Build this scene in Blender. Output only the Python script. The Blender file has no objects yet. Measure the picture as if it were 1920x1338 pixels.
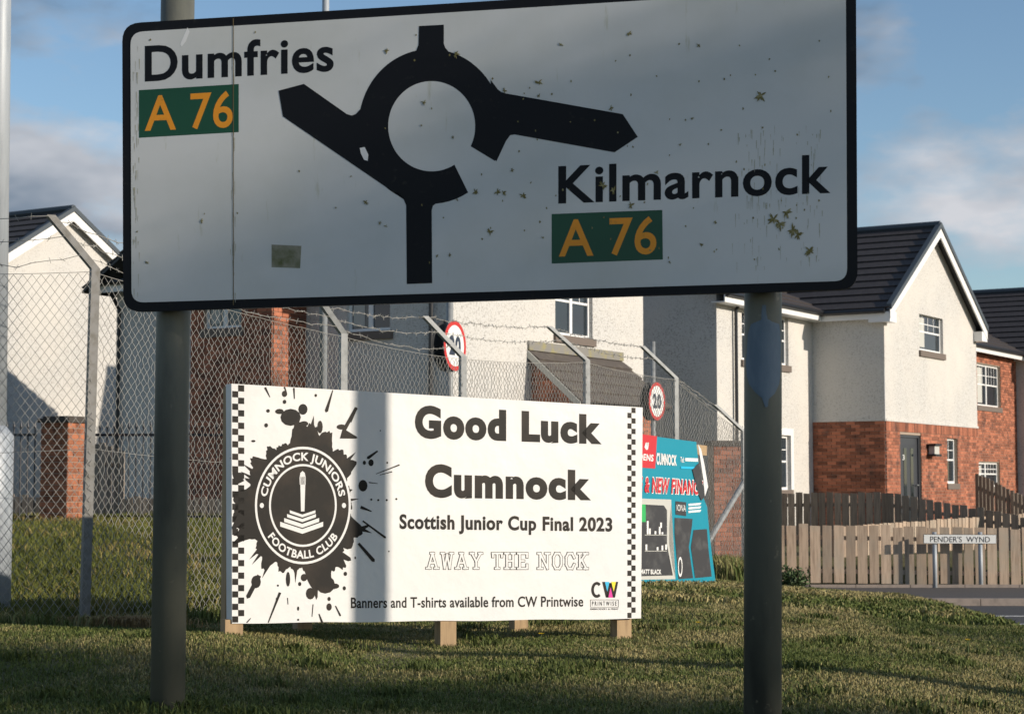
import bpy, bmesh, math, random
import numpy as np
from mathutils import Vector, Matrix
random.seed(7); rng = np.random.default_rng(11)
SC = bpy.context.scene
COL = SC.collection
# ------------------------------------------------------------------ camera
E = 1.85                       # eye height above the road
F = 3400.0                     # focal length in photo pixels (1920 wide)
HOR = 905.0
PITCH = math.atan((HOR - 669) / F)
cam = bpy.data.cameras.new('camera'); camo = bpy.data.objects.new('camera', cam); COL.objects.link(camo)
camo.location = (0, 0, E); camo.rotation_euler = (math.pi / 2 + PITCH, 0, 0)
cam.sensor_width = 36; cam.lens = 36 * F / 1920; cam.clip_start = .1; cam.clip_end = 6000
cam.dof.use_dof = True; cam.dof.focus_distance = 9.3; cam.dof.aperture_fstop = 9
SC.camera = camo
# ------------------------------------------------------------------ sun and sky
SUN_EL = math.radians(16.5)
SH = Vector((.915, -.403, 0)).normalized()           # horizontal direction towards the sun
sdir = Vector((SH.x * math.cos(SUN_EL), SH.y * math.cos(SUN_EL), math.sin(SUN_EL)))
sl = bpy.data.lights.new('sun', 'SUN'); sl.energy = 4.8; sl.angle = math.radians(.53); sl.color = (1, .89, .75)
so = bpy.data.objects.new('sun', sl); COL.objects.link(so); so.location = (30, -20, 40)
so.rotation_euler = sdir.to_track_quat('Z', 'Y').to_euler()
W = bpy.data.worlds.new('World'); SC.world = W; W.use_nodes = True
wt = W.node_tree; wt.nodes.clear()
def wn(t, **k):
    n = wt.nodes.new(t)
    for a, b in k.items(): setattr(n, a, b)
    return n
wo = wn('ShaderNodeOutputWorld'); bg = wn('ShaderNodeBackground'); sky = wn('ShaderNodeTexSky')
sky.sky_type = 'NISHITA'; sky.sun_disc = False; sky.sun_elevation = SUN_EL; sky.sun_rotation = math.atan2(SH.x, SH.y)
sky.air_density = 1.0; sky.dust_density = .25; sky.ozone_density = 2.6
bg.inputs['Strength'].default_value = .14
tc = wn('ShaderNodeTexCoord'); mp = wn('ShaderNodeMapping'); mp.inputs['Scale'].default_value = (1, 1, 2.3)
mp.inputs['Location'].default_value = (.62, .1, .05)
wt.links.new(tc.outputs['Generated'], mp.inputs['Vector'])
n1 = wn('ShaderNodeTexNoise'); n1.inputs['Scale'].default_value = 5.0; n1.inputs['Detail'].default_value = 9; n1.inputs['Roughness'].default_value = .56
n2 = wn('ShaderNodeTexNoise'); n2.inputs['Scale'].default_value = 7.5; n2.inputs['Detail'].default_value = 4
wt.links.new(mp.outputs[0], n1.inputs['Vector']); wt.links.new(mp.outputs[0], n2.inputs['Vector'])
r1 = wn('ShaderNodeValToRGB'); r1.color_ramp.elements[0].position = .47; r1.color_ramp.elements[1].position = .60
wt.links.new(n1.outputs['Fac'], r1.inputs['Fac'])
r2 = wn('ShaderNodeValToRGB'); r2.color_ramp.elements[0].position = .4; r2.color_ramp.elements[1].position = .66
r2.color_ramp.elements[0].color = (1.15, 1.6, 2.2, 1); r2.color_ramp.elements[1].color = (4.6, 4.7, 5.0, 1)
sx = wn('ShaderNodeSeparateXYZ'); wt.links.new(tc.outputs['Generated'], sx.inputs[0])       # clouds whiter towards the horizon, grey underneath overhead
el = wn('ShaderNodeMapRange'); el.inputs['From Min'].default_value = .08; el.inputs['From Max'].default_value = .26; el.inputs['To Min'].default_value = .16; el.inputs['To Max'].default_value = -.08
wt.links.new(sx.outputs['Z'], el.inputs['Value'])
ad = wn('ShaderNodeMath', operation='ADD'); wt.links.new(n2.outputs['Fac'], ad.inputs[0]); wt.links.new(el.outputs[0], ad.inputs[1]); wt.links.new(ad.outputs[0], r2.inputs['Fac'])
mx = wn('ShaderNodeMix', data_type='RGBA')
wt.links.new(r1.outputs['Color'], mx.inputs['Factor']); wt.links.new(sky.outputs[0], mx.inputs['A']); wt.links.new(r2.outputs['Color'], mx.inputs['B'])
wt.links.new(mx.outputs['Result'], bg.inputs['Color']); wt.links.new(bg.outputs[0], wo.inputs[0])
SC.view_settings.view_transform = 'Standard'; SC.view_settings.look = 'None'; SC.view_settings.exposure = 0; SC.view_settings.gamma = 1
SC.view_settings.use_curve_mapping = False
SC.cycles.use_denoising = True
# ------------------------------------------------------------------ projection helpers
CP = Vector((0, 0, E)); FW = Vector((0, math.cos(PITCH), math.sin(PITCH))); UPV = Vector((0, -math.sin(PITCH), math.cos(PITCH)))
def ray(px, py): return FW + Vector((1, 0, 0)) * ((px - 960) / F) + UPV * ((669 - py) / F)
def at(px, py, Y):                      # the point seen at a photo pixel, Y metres in front
    d = ray(px, py); return CP + d * (Y / d.y)
K = Vector((0, 0, 1))
class Plane:                            # a vertical plane: origin, horizontal direction d, outward normal n
    def __init__(s, O, d, n=None):
        s.O = Vector((O[0], O[1], 0)); s.d = Vector((d[0], d[1], 0)).normalized()
        s.n = Vector((s.d.y, -s.d.x, 0)) if n is None else Vector((n[0], n[1], 0)).normalized()
    def sz(s, px, py, off=0):
        r = ray(px, py); O = s.O + s.n * off
        t = (O - CP).dot(s.n) / r.dot(s.n); p = CP + r * t
        return (p - s.O).dot(s.d), p.z
    def P(s, a, z, off=0): return s.O + s.d * a + K * z + s.n * off
    def px(s, px, py, off=0):
        a, z = s.sz(px, py); return s.P(a, z, off)
# ------------------------------------------------------------------ mesh helpers
class MB:
    def __init__(s): s.v = []; s.f = []
    def add(s, vs, fs):
        b = len(s.v); s.v += [tuple(p) for p in vs]; s.f += [tuple(b + i for i in f) for f in fs]
    def obox(s, o, a, b, c):            # corner + three edge vectors
        o = Vector(o); a = Vector(a); b = Vector(b); c = Vector(c)
        s.add([o, o + a, o + a + b, o + b, o + c, o + a + c, o + a + b + c, o + b + c],
              [(0, 3, 2, 1), (4, 5, 6, 7), (0, 1, 5, 4), (1, 2, 6, 5), (2, 3, 7, 6), (3, 0, 4, 7)])
    def wbox(s, w, a0, a1, z0, z1, o0, o1):   # box in wall coordinates
        s.obox(w.P(a0, z0, o0), w.d * (a1 - a0), w.n * (o1 - o0), K * (z1 - z0))
    def bar(s, p, q, t, w, side=None):
        p = Vector(p); q = Vector(q); d = (q - p).normalized()
        sd = (Vector(side) if side is not None else d.cross(K))
        if sd.length < 1e-4: sd = Vector((1, 0, 0))
        sd = (sd - d * sd.dot(d)).normalized(); up = sd.cross(d)
        s.obox(p - sd * w / 2 - up * t / 2, q - p, sd * w, up * t)
    def tube(s, pts, r, n=8, cap=True):
        pts = [Vector(p) for p in pts]; rs = r if isinstance(r, (list, tuple)) else [r] * len(pts)
        rings = []
        ref = None
        for i, p in enumerate(pts):
            t = (pts[min(i + 1, len(pts) - 1)] - pts[max(i - 1, 0)]).normalized()
            if ref is None: ref = t.cross(Vector((.31, .87, .2))).normalized()
            a = (ref - t * ref.dot(t)).normalized(); b = t.cross(a); ref = a
            rings.append([p + (a * math.cos(6.28318 * k / n) + b * math.sin(6.28318 * k / n)) * rs[i] for k in range(n)])
        vs = [p for g in rings for p in g]; fs = []
        for i in range(len(rings) - 1):
            for k in range(n):
                fs.append((i * n + k, i * n + (k + 1) % n, (i + 1) * n + (k + 1) % n, (i + 1) * n + k))
        if cap:
            fs.append(tuple(range(n))[::-1]); fs.append(tuple((len(rings) - 1) * n + k for k in range(n)))
        s.add(vs, fs)
    def poly(s, pts): s.add(pts, [tuple(range(len(pts)))])
    def prism(s, pts, vec):
        n = len(pts); vec = Vector(vec); pts = [Vector(p) for p in pts]
        s.add(pts + [p + vec for p in pts], [tuple(range(n))[::-1], tuple(range(n, 2 * n))] + [(i, (i + 1) % n, n + (i + 1) % n, n + i) for i in range(n)])
    def build(s, name, mat, parent=None, smooth=False, **tg):
        me = bpy.data.meshes.new(name); me.from_pydata(s.v, [], s.f); me.validate(); me.update()
        bm = bmesh.new(); bm.from_mesh(me); smooth and bmesh.ops.remove_doubles(bm, verts=bm.verts, dist=1e-5); bmesh.ops.recalc_face_normals(bm, faces=bm.faces); bm.to_mesh(me); bm.free()
        return link(name, me, mat, parent, smooth, **tg)
def link(name, me, mat, parent=None, smooth=False, **tg):
    if mat is not None: me.materials.clear(); me.materials.append(mat)
    if smooth:
        for p in me.polygons: p.use_smooth = True
    o = bpy.data.objects.new(name, me); COL.objects.link(o)
    par(o, parent)
    for k, v in tg.items(): o[k] = v
    return o
def par(o, parent):
    if parent is not None:
        o.parent = parent
        if parent.type == 'EMPTY': o.matrix_parent_inverse = Matrix.Translation(-parent.location)
def thing(name, loc, label, cat, group=None):
    o = bpy.data.objects.new(name, None); COL.objects.link(o); o.location = loc; o.empty_display_size = .2
    o['label'] = label; o['category'] = cat
    if group: o['group'] = group
    return o
def npmesh(name, V, Fq, mat, parent=None, colors=None, **tg):   # Fq: (n,k) int array, all faces of k corners
    me = bpy.data.meshes.new(name); n, k = Fq.shape
    me.vertices.add(len(V)); me.vertices.foreach_set('co', np.asarray(V, dtype=np.float32).ravel())
    me.loops.add(n * k); me.loops.foreach_set('vertex_index', Fq.astype(np.int32).ravel())
    me.polygons.add(n); me.polygons.foreach_set('loop_start', np.arange(0, n * k, k, dtype=np.int32))
    me.update(calc_edges=True)
    if colors is not None:
        a = me.color_attributes.new('Col', 'FLOAT_COLOR', 'POINT'); c = np.ones((len(V), 4), dtype=np.float32); c[:, :3] = colors
        a.data.foreach_set('color', c.ravel())
    return link(name, me, mat, parent, **tg)
# ------------------------------------------------------------------ materials
def mat(name, base, rough=.6, metal=0, noise=None, bump=None, rnd=None, spec=.5, attr=None, trans=None):
    """noise=(scale, colour2, lo, hi[, stretch]) patches of a second colour; bump=(scale, strength); rnd=(kind, amount)"""
    m = bpy.data.materials.new(name); m.use_nodes = True; nt = m.node_tree; b = nt.nodes['Principled BSDF']
    b.inputs['Roughness'].default_value = rough; b.inputs['Metallic'].default_value = metal
    b.inputs['Specular IOR Level'].default_value = spec
    def N(t, **k):
        n = nt.nodes.new(t)
        for x, y in k.items(): setattr(n, x, y)
        return n
    geo = N('ShaderNodeNewGeometry'); col = None
    if attr:
        a = N('ShaderNodeAttribute', attribute_name=attr); col = a.outputs['Color']
    else:
        c = N('ShaderNodeRGB'); c.outputs[0].default_value = (*base, 1); col = c.outputs[0]
    for ns in ([noise] if noise and not isinstance(noise, list) else (noise or [])):
        sc_, c2, lo, hi = ns[:4]
        mpn = N('ShaderNodeMapping'); mpn.inputs['Scale'].default_value = ns[4] if len(ns) > 4 else (1, 1, 1)
        nt.links.new(geo.outputs['Position'], mpn.inputs['Vector'])
        tx = N('ShaderNodeTexNoise'); tx.inputs['Scale'].default_value = sc_; tx.inputs['Detail'].default_value = 6; tx.inputs['Roughness'].default_value = .6
        nt.links.new(mpn.outputs[0], tx.inputs['Vector'])
        rp = N('ShaderNodeMapRange'); rp.inputs['From Min'].default_value = lo; rp.inputs['From Max'].default_value = hi
        nt.links.new(tx.outputs['Fac'], rp.inputs['Value'])
        mi = N('ShaderNodeMix', data_type='RGBA'); mi.inputs['B'].default_value = (*c2, 1)
        nt.links.new(rp.outputs[0], mi.inputs['Factor']); nt.links.new(col, mi.inputs['A']); col = mi.outputs['Result']
    if rnd:
        src = N('ShaderNodeObjectInfo').outputs['Random'] if rnd[0] == 'object' else geo.outputs['Random Per Island']
        rp = N('ShaderNodeMapRange'); rp.inputs['To Min'].default_value = 1 - rnd[1]; rp.inputs['To Max'].default_value = 1 + rnd[1] * .6
        nt.links.new(src, rp.inputs['Value'])
        mi = N('ShaderNodeVectorMath', operation='SCALE'); nt.links.new(col, mi.inputs[0]); nt.links.new(rp.outputs[0], mi.inputs['Scale']); col = mi.outputs[0]
    nt.links.new(col, b.inputs['Base Color'])
    if bump:
        tx = N('ShaderNodeTexNoise'); tx.inputs['Scale'].default_value = bump[0]; tx.inputs['Detail'].default_value = 5
        nt.links.new(geo.outputs['Position'], tx.inputs['Vector'])
        bp = N('ShaderNodeBump'); bp.inputs['Strength'].default_value = bump[1]; bp.inputs['Distance'].default_value = bump[2] if len(bump) > 2 else .01
        nt.links.new(tx.outputs['Fac'], bp.inputs['Height']); nt.links.new(bp.outputs[0], b.inputs['Normal'])
    if trans: 
        b.inputs['Transmission Weight'].default_value = trans
    return m
M = {}
M['face'] = mat('sign_face', (.60, .61, .61), .45, noise=[(1.6, (.54, .55, .53), .45, .7), (9, (.40, .40, .30), .66, .8, (3, 3, .5))], bump=(160, .06, .002))
M['black'] = mat('sign_black', (.006, .0065, .009), .5, noise=(30, (.025, .025, .022), .62, .8), spec=.2)
M['green'] = mat('sign_green', (.003, .062, .028), .45)
M['amber'] = mat('sign_amber', (.78, .29, .01), .5, noise=(25, (.45, .2, .02), .6, .8))
M['post'] = mat('post_paint', (.115, .118, .098), .55, noise=[(3, (.17, .165, .125), .42, .66, (1, 1, .4)), (5, (.06, .062, .055), .52, .72, (1, 1, .25)), (22, (.26, .24, .19), .66, .74)], bump=(60, .15, .003))
M['bluepaint'] = mat('blue_paint', (.105, .15, .205), .6, noise=(14, (.16, .21, .26), .4, .7, (1, 1, .3)))
M['lichen'] = mat('lichen', (.16, .14, .05), .9, noise=(60, (.30, .27, .14), .5, .6))
M['moss'] = mat('mossy_sticker', (.27, .26, .20), .8, noise=(9, (.10, .11, .04), .45, .65))
M['algae'] = mat('algae', (.36, .345, .25), .8, noise=(40, (.5, .5, .46), .4, .7))
M['stain'] = mat('rust_line', (.15, .11, .05), .8)
M['pale'] = mat('pale_scrape', (.75, .75, .75), .6)
M['vinyl'] = mat('banner_vinyl', (.74, .735, .72), .45, noise=[(1.3, (.70, .70, .70), .45, .6), (5, (.60, .58, .53), .66, .85, (1, 1, .3))], bump=(2.6, .35, .03))
M['ink'] = mat('banner_ink', (.016, .014, .012), .55, noise=(5, (.034, .026, .02), .45, .65), spec=.2)
M['wood'] = mat('sawn_timber', (.42, .29, .16), .8, noise=(9, (.27, .18, .10), .45, .7, (3, 3, .3)))
M['woodlight'] = mat('fence_timber', (.47, .355, .26), .85, noise=[(7, (.30, .22, .16), .45, .68, (4, 4, .35)), (1.6, (.38, .32, .25), .5, .7)], rnd=('object', .3))
M['wooddark'] = mat('dark_timber', (.27, .22, .175), .85, noise=(7, (.16, .13, .105), .45, .68, (4, 4, .35)), rnd=('object', .25))  # dark tone carries the shade on the fences by the right-hand house
M['galv'] = mat('galvanised_steel', (.28, .29, .29), .55, .1, noise=(14, (.20, .21, .21), .45, .65))
M['lamp'] = mat('painted_column', (.36, .39, .42), .5, .1, noise=(6, (.28, .31, .34), .5, .7, (2, 2, .3)))
M['steelpost'] = mat('fence_steel', (.22, .215, .205), .65, 0, noise=(20, (.15, .14, .12), .45, .7))
M['wire'] = mat('wire', (.30, .29, .265), .6, 0)
M['railing'] = mat('black_railing', (.012, .014, .02), .5)
M['render'] = mat('roughcast', (.575, .565, .54), .95, noise=[(30, (.33, .31, .285), .5, .64), (.5, (.63, .60, .55), .4, .7)], bump=(34, .5, .02))
M['mortar'] = mat('mortar', (.36, .29, .23), .95)
for k_, kind in (('brick', 'object'), ('bricks', 'island')):
    M[k_] = mat(k_, (.37, .13, .07), .85, noise=(3.2, (.15, .065, .045), .52, .7), rnd=(kind, .5), bump=(60, .3, .004))
M['oldbrick'] = mat('old_brick', (.38, .14, .07), .9, noise=(7, (.15, .06, .035), .5, .68), rnd=('object', .35), bump=(50, .4, .004))
M['tile'] = mat('roof_tile', (.045, .037, .036), .7, noise=(9, (.065, .055, .052), .45, .7), bump=(30, .3, .01))
M['verge'] = mat('verge_trim', (.055, .07, .085), .6)
M['upvc'] = mat('white_upvc', (.80, .80, .79), .35)
M['glass'] = mat('window_glass', (.02, .028, .035), .04, spec=.8)
M['blind'] = mat('pale_blind', (.5, .5, .46), .7)
M['sill'] = mat('stone_sill', (.16, .13, .11), .9)
M['gutter'] = mat('black_gutter', (.014, .015, .018), .4)
M['door'] = mat('grey_door', (.045, .047, .055), .4)
M['oldtile'] = mat('old_tiles', (.095, .08, .07), .9, noise=(6, (.15, .13, .10), .5, .7))
M['lead'] = mat('lead_flashing', (.22, .21, .19), .7, noise=(5, (.28, .25, .12), .5, .65))
M['tarmac'] = mat('tarmac', (.05, .05, .054), .9, noise=(60, (.08, .08, .08), .5, .7), bump=(140, .4, .006))
M['pave'] = mat('pavement_tarmac', (.07, .064, .062), .9, noise=(50, (.1, .09, .085), .5, .7))
M['kerb'] = mat('kerb_concrete', (.33, .27, .23), .9, noise=(8, (.24, .2, .17), .45, .7))
M['mark'] = mat('road_paint', (.6, .6, .58), .8, noise=(20, (.25, .25, .25), .5, .65))
M['soil'] = mat('turf_soil', (.11, .11, .04), 1, noise=[(1.1, (.13, .105, .05), .45, .65), (20, (.05, .055, .018), .45, .7)], bump=(40, .8, .02))
M['grass'] = mat('grass_blades', (.1, .1, .1), .75, attr='Col', spec=.25)
M['leaf'] = mat('leaves', (.05, .085, .022), .7, rnd=('island', .4))
M['bark'] = mat('bark', (.12, .09, .065), .95, bump=(20, .6, .02))
M['red'] = mat('sign_red', (.55, .025, .02), .45)
M['white'] = mat('sign_white', (.78, .78, .76), .45)
M['navy'] = mat('sign_numeral', (.025, .035, .06), .5)
M['signback'] = mat('sign_back', (.03, .033, .036), .6)
M['cyan'] = mat('banner_blue', (.0, .25, .35), .4, bump=(2.5, .2, .02))
M['bred'] = mat('banner_red', (.55, .02, .03), .45)
M['bdark'] = mat('banner_photo_dark', (.03, .03, .034), .5, noise=(6, (.09, .09, .09), .5, .75))
M['lblue'] = mat('light_blue', (.0, .45, .75), .5); M['magenta'] = mat('magenta', (.75, .0, .3), .5); M['yellow'] = mat('yellow', (.9, .7, .0), .5)
M['bgreen'] = mat('banner_green', (.02, .4, .1), .5)
M['flower'] = mat('dandelion', (.75, .5, .02), .7)
M['stone'] = mat('dark_stone', (.06, .05, .042), .9, bump=(20, .5, .02))
# ------------------------------------------------------------------ ground (heights relative to the eye, then + E)
def sm(t): t = np.clip(t, 0, 1); return t * t * (3 - 2 * t)
def G(x, y):
    x = np.asarray(x, float); y = np.asarray(y, float)
    z = -.88 + sm((-.5 - x) / 3) * np.clip((y - 11) / 13, 0, 1) * .33
    z = z + .11 * sm((-.5 - x) / 1.1) * sm((y - 7.5) / 1.5) * sm((11 - y) / 1.5) - .17 * sm((x - 1.2) / 2.4)
    z = z - sm((x + 2) / 4) * (.30 * sm((y - 16) / 7) + .45 * sm((y - 23) / 5))
    xe = 3.65 - .28 * np.maximum(0, y - 18)
    z = z + (-2.05 - z) * sm((x - xe) / 1.3)
    z = z + (-1.75 - z) * sm((x - 13.2) / .6) * (y < 27)
    est = np.where(x > -2, -1.3, -1.3 + .75 * sm((-2 - x) / 4))
    z = z + (est - z) * sm((y - 30.9) / 1.2)
    z = z - .7 * sm((2.5 - y) / 6)
    z = z + .012 * np.sin(x * 3.1 + y * 1.7) * np.cos(y * 2.3 - x) 
    return z + E
def g(x, y): return float(G(x, y))
def grid(x0, x1, y0, y1, st):
    xs = np.arange(x0, x1 + st / 2, st); ys = np.arange(y0, y1 + st / 2, st); X, Y = np.meshgrid(xs, ys)
    V = np.stack([X, Y, G(X, Y)], -1).reshape(-1, 3); w = len(xs); i = np.arange(len(ys) - 1)[:, None] * w + np.arange(w - 1)[None]; i = i.ravel()
    return V, np.stack([i, i + 1, i + w + 1, i + w], 1)
V, Fq = grid(-40, 44, -16, 90, .4)
o = npmesh('ground', V, Fq, M['soil'], kind='structure')
for p in o.data.polygons: p.use_smooth = True
mb = MB(); zz = E - 2.6
mb.poly([(-3000, -3000, zz), (3000, -3000, zz), (3000, 4500, zz), (-3000, 4500, zz)]); mb.build('terrain', M['soil'], kind='structure')
def sheet(name, x0, x1, y0, y1, z, m, th=.05):
    b = MB(); b.obox((x0, y0, z - th), (x1 - x0, 0, 0), (0, y1 - y0, 0), (0, 0, th)); return b.build(name, M[m], kind='structure')
ROAD = E - 1.85
sheet('road', 2.2, 13.2, -16, 27.6, ROAD, 'tarmac'); sheet('side_road', 13.2, 44, 20.5, 27.6, ROAD - .004, 'tarmac')
pv = sheet('pavement', 2.0, 44, 27.75, 30.75, ROAD + .1, 'pave', .2)
for i in range(46):                                        # kerb stones
    b = MB(); x = 1.6 + i * .915
    b.obox((x, 27.6, ROAD - .1), (.905, 0, 0), (0, .15, 0), (0, 0, .205 + .004 * random.random())); b.build('kerb_stone', M['kerb'], pv)
for i in range(14):
    b = MB(); x = 1.2 + i * .915; b.obox((x, 30.62, ROAD + .08), (.905, 0, 0), (0, .06, 0), (0, 0, .07)); b.build('edging_stone', M['kerb'], pv)
for (xa, xb, yy) in ((1862, 1990, 1152), (1700, 1800, 1152), (1888, 2010, 1167), (2040, 2150, 1152)):
    Yd = 1.85 * F / (yy - HOR); p = at(xa, yy, Yd); q = at(xb, yy, Yd)
    b = MB(); b.obox((p.x, Yd - .05, ROAD), (q.x - p.x, 0, 0), (0, .1, 0), (0, 0, .004)); b.build('road_marking', M['mark'], kind='structure')

def noise2(x, y, s, seed):
    r = np.random.default_rng(seed); n = 64; T = r.random((n, n)); u = x / s; v = y / s
    i = np.floor(u).astype(int); j = np.floor(v).astype(int); a = u - i; b = v - j; a = a * a * (3 - 2 * a); b = b * b * (3 - 2 * b)
    return (T[i % n, j % n] * (1 - a) + T[(i + 1) % n, j % n] * a) * (1 - b) + (T[i % n, (j + 1) % n] * (1 - a) + T[(i + 1) % n, (j + 1) % n] * a) * b
def blades(name, X, Y, h, w, cols, label, lean=.5):
    n = len(X); Z = G(X, Y) - .004; a = rng.random(n) * 6.283; la = rng.random(n) * 6.283; le = rng.random(n) * lean * h
    dx = np.cos(a) * w / 2; dy = np.sin(a) * w / 2; lx = np.cos(la) * le; ly = np.sin(la) * le
    V = np.empty((n, 5, 3)); 
    V[:, 0] = np.stack([X - dx, Y - dy, Z], 1); V[:, 1] = np.stack([X + dx, Y + dy, Z], 1)
    V[:, 2] = np.stack([X + dx * .8 + lx * .35, Y + dy * .8 + ly * .35, Z + h * .6], 1); V[:, 3] = np.stack([X - dx * .8 + lx * .35, Y - dy * .8 + ly * .35, Z + h * .6], 1)
    V[:, 4] = np.stack([X + lx, Y + ly, Z + h * (1 - .25 * lean)], 1)
    b = np.arange(n)[:, None] * 5
    Ft = np.concatenate([b + np.array([[0, 1, 2]]), b + np.array([[0, 2, 3]]), b + np.array([[3, 2, 4]])], 0)
    C = np.repeat(cols, 5, axis=0)
    return npmesh(name, V.reshape(-1, 3), Ft, M['grass'], colors=C, kind='stuff', label=label, category='grass')
def gcol(X, Y, dry=0.):
    n = len(X); d = .55 * noise2(X + 50, Y + 50, .55, 1) + .3 * noise2(X + 50, Y + 50, .17, 2) + .25 * noise2(X + 50, Y + 50, 1.8, 3) + rng.normal(0, .13, n) + dry
    t = np.clip((d - .47) / .36, 0, 1)[:, None]
    gr = np.array([.098, .125, .030]) * (1 - t) + np.array([.33, .275, .125]) * t
    return gr * (.7 + .6 * rng.random(n))[:, None]
def scatter(n, y0, y1, xa, xb):            # xa, xb: functions of y
    Y = y0 + (y1 - y0) * rng.random(n); X = xa(Y) + (xb(Y) - xa(Y)) * rng.random(n); return X, Y
XE = lambda y: 3.95 - .28 * np.maximum(0, y - 18)
fenceX = lambda y: -2.5 + (y - 10.8) * .4636
Xs, Ys = scatter(420000, 5.6, 13.5, lambda y: -.31 * y - .4, lambda y: np.minimum(.31 * y + .6, XE(y)))
blades('mown_grass', Xs, Ys, .012 + .024 * rng.random(len(Xs)), .0034 + .0026 * rng.random(len(Xs)), gcol(Xs, Ys, .0 + .10 * sm((Xs - .3) / 2)), 'short mown patchy grass on the verge around the big sign', 1.1)
Xs, Ys = scatter(90000, 13.5, 24, lambda y: np.maximum(fenceX(y), -3) + .1, XE)
blades('verge_grass', Xs, Ys, .03 + .04 * rng.random(len(Xs)), .011 + .006 * rng.random(len(Xs)), gcol(Xs, Ys, .1), 'drier short grass on the bank running down to the road', .9)
Xs, Ys = scatter(110000, 10.4, 27, lambda y: -.31 * y - 1, lambda y: fenceX(y) - .15)
blades('field_grass', Xs, Ys, .06 + .12 * rng.random(len(Xs)), .008 + .006 * rng.random(len(Xs)), gcol(Xs, Ys, -.16) * np.array([1.15, 1.0, .9]), 'longer lush green grass behind the chain link fence', .7)
cx_, cy_ = scatter(70, 6.6, 13, lambda y: -.3 * y, lambda y: np.minimum(.3 * y, XE(y) - .3))
Xs = np.repeat(cx_, 110) + rng.normal(0, .05, 7700); Ys = np.repeat(cy_, 110) + rng.normal(0, .05, 7700)
Xs = np.concatenate([Xs, -1.37 + rng.normal(0, .09, 700), .93 + rng.normal(0, .09, 700)]); Ys = np.concatenate([Ys, 7.1 + rng.normal(0, .09, 700), 6.72 + rng.normal(0, .09, 700)])
blades('grass_tufts', Xs, Ys, .025 + .05 * rng.random(len(Xs)), .005 + .006 * rng.random(len(Xs)), gcol(Xs, Ys, -.3) * .8, 'darker tufts and weeds in the mown turf', .9)
# long grass along the fence foot and by the blue banner
t_ = rng.random(16000); d_ = rng.normal(0, .16, 16000)
Xs = -3.3 + t_ * 7.0 + d_; Ys = 10.3 + np.maximum(0, (Xs + 2.6)) * 2.157 + rng.normal(0, .14, 16000)
m_ = (Ys < 23.5); Xs, Ys = Xs[m_], Ys[m_]
blades('rough_grass', Xs, Ys, .05 + (.10 + .14 * (Xs > 0)) * rng.random(len(Xs)) ** 2, .007 + .005 * rng.random(len(Xs)), gcol(Xs, Ys, -.02), 'uncut rough grass along the foot of the chain link fence', .8)
c0 = at(1362, 1085, 21.0); Xs = c0.x + rng.normal(0, .13, 5000); Ys = c0.y + rng.normal(0, .5, 5000)
blades('tall_grass', Xs, Ys, .12 + .36 * rng.random(5000), .012 + .008 * rng.random(5000), gcol(Xs, Ys, -.12), 'tall green grass clump beside the blue banner', .6)
c0 = at(215, 1140, 10.75); Xs = c0.x + rng.normal(0, .17, 3500); Ys = c0.y + rng.normal(0, .08, 3500)
blades('dead_grass', Xs, Ys, .04 + .11 * rng.random(3500), .004 + .003 * rng.random(3500), np.array([[.36, .25, .12]]) * (.6 + .6 * rng.random(3500))[:, None], 'heap of dead straw coloured grass at the fence post foot', 1.4)
k = 0
for (px, py, Y) in ((118, 1085, 11.2), (126, 1100, 11.0), (160, 1078, 11.4), (108, 968, 23.6), (1815, 1200, 10.6), (1015, 1213, 10.1), (1310, 1180, 11.0)):
    p = at(px, py, Y); gz = g(p.x, p.y); zt = max(p.z, gz + .04)
    r = thing('dandelion', (p.x, p.y, gz), {118: 'yellow dandelion in long grass just left of the cranked fence post', 126: 'lower yellow dandelion in long grass left of the cranked fence post', 160: 'yellow dandelion right at the cranked fence post', 108: 'yellow dandelion at the foot of the brick pillar', 1815: 'yellow dandelion on the sunlit bank above the road', 1015: 'yellow dandelion on bare turf under the white banner', 1310: 'yellow dandelion on turf beside the white banner end'}[px], 'flower', 'dandelions')
    b = MB(); b.tube([(p.x, p.y, gz - .01), (p.x, p.y, zt)], .002, 4); b.build('stem', M['leaf'], r)
    b = MB()
    for a in range(9): 
        ca, sa = math.cos(a * .698), math.sin(a * .698)
        b.poly([(p.x, p.y, zt), (p.x + .016 * ca - .005 * sa, p.y + .016 * sa + .005 * ca, zt + .008), (p.x + .02 * ca, p.y + .02 * sa, zt + .009), (p.x + .016 * ca + .005 * sa, p.y + .016 * sa - .005 * ca, zt + .008)])
    b.build('petals', M['flower'], r)
# ------------------------------------------------------------------ printing on planes
def text_mesh(s, off=0., shear=0.):
    c = bpy.data.curves.new('t', 'FONT'); c.body = s; c.size = 1; c.offset = off; c.space_character = 1 + off * 2.4; c.shear = shear; c.resolution_u = 5; c.fill_mode = 'FRONT'
    o = bpy.data.objects.new('t', c); COL.objects.link(o)
    dg = bpy.context.evaluated_depsgraph_get(); dg.update()
    me = bpy.data.meshes.new_from_object(o.evaluated_get(dg)); bpy.data.objects.remove(o); bpy.data.curves.remove(c)
    v = np.array([p.co[:2] for p in me.vertices]); f = [tuple(p.vertices) for p in me.polygons]; bpy.data.meshes.remove(me)
    return v, f
def quadmap(q, u, v):                    # q = TL, TR, BL, BR pixels; v from the bottom
    TL, TR, BL, BR = q
    return ((BL[0] * (1 - u) + BR[0] * u) * (1 - v) + (TL[0] * (1 - u) + TR[0] * u) * v, (BL[1] * (1 - u) + BR[1] * u) * (1 - v) + (TL[1] * (1 - u) + TR[1] * u) * v)
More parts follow.
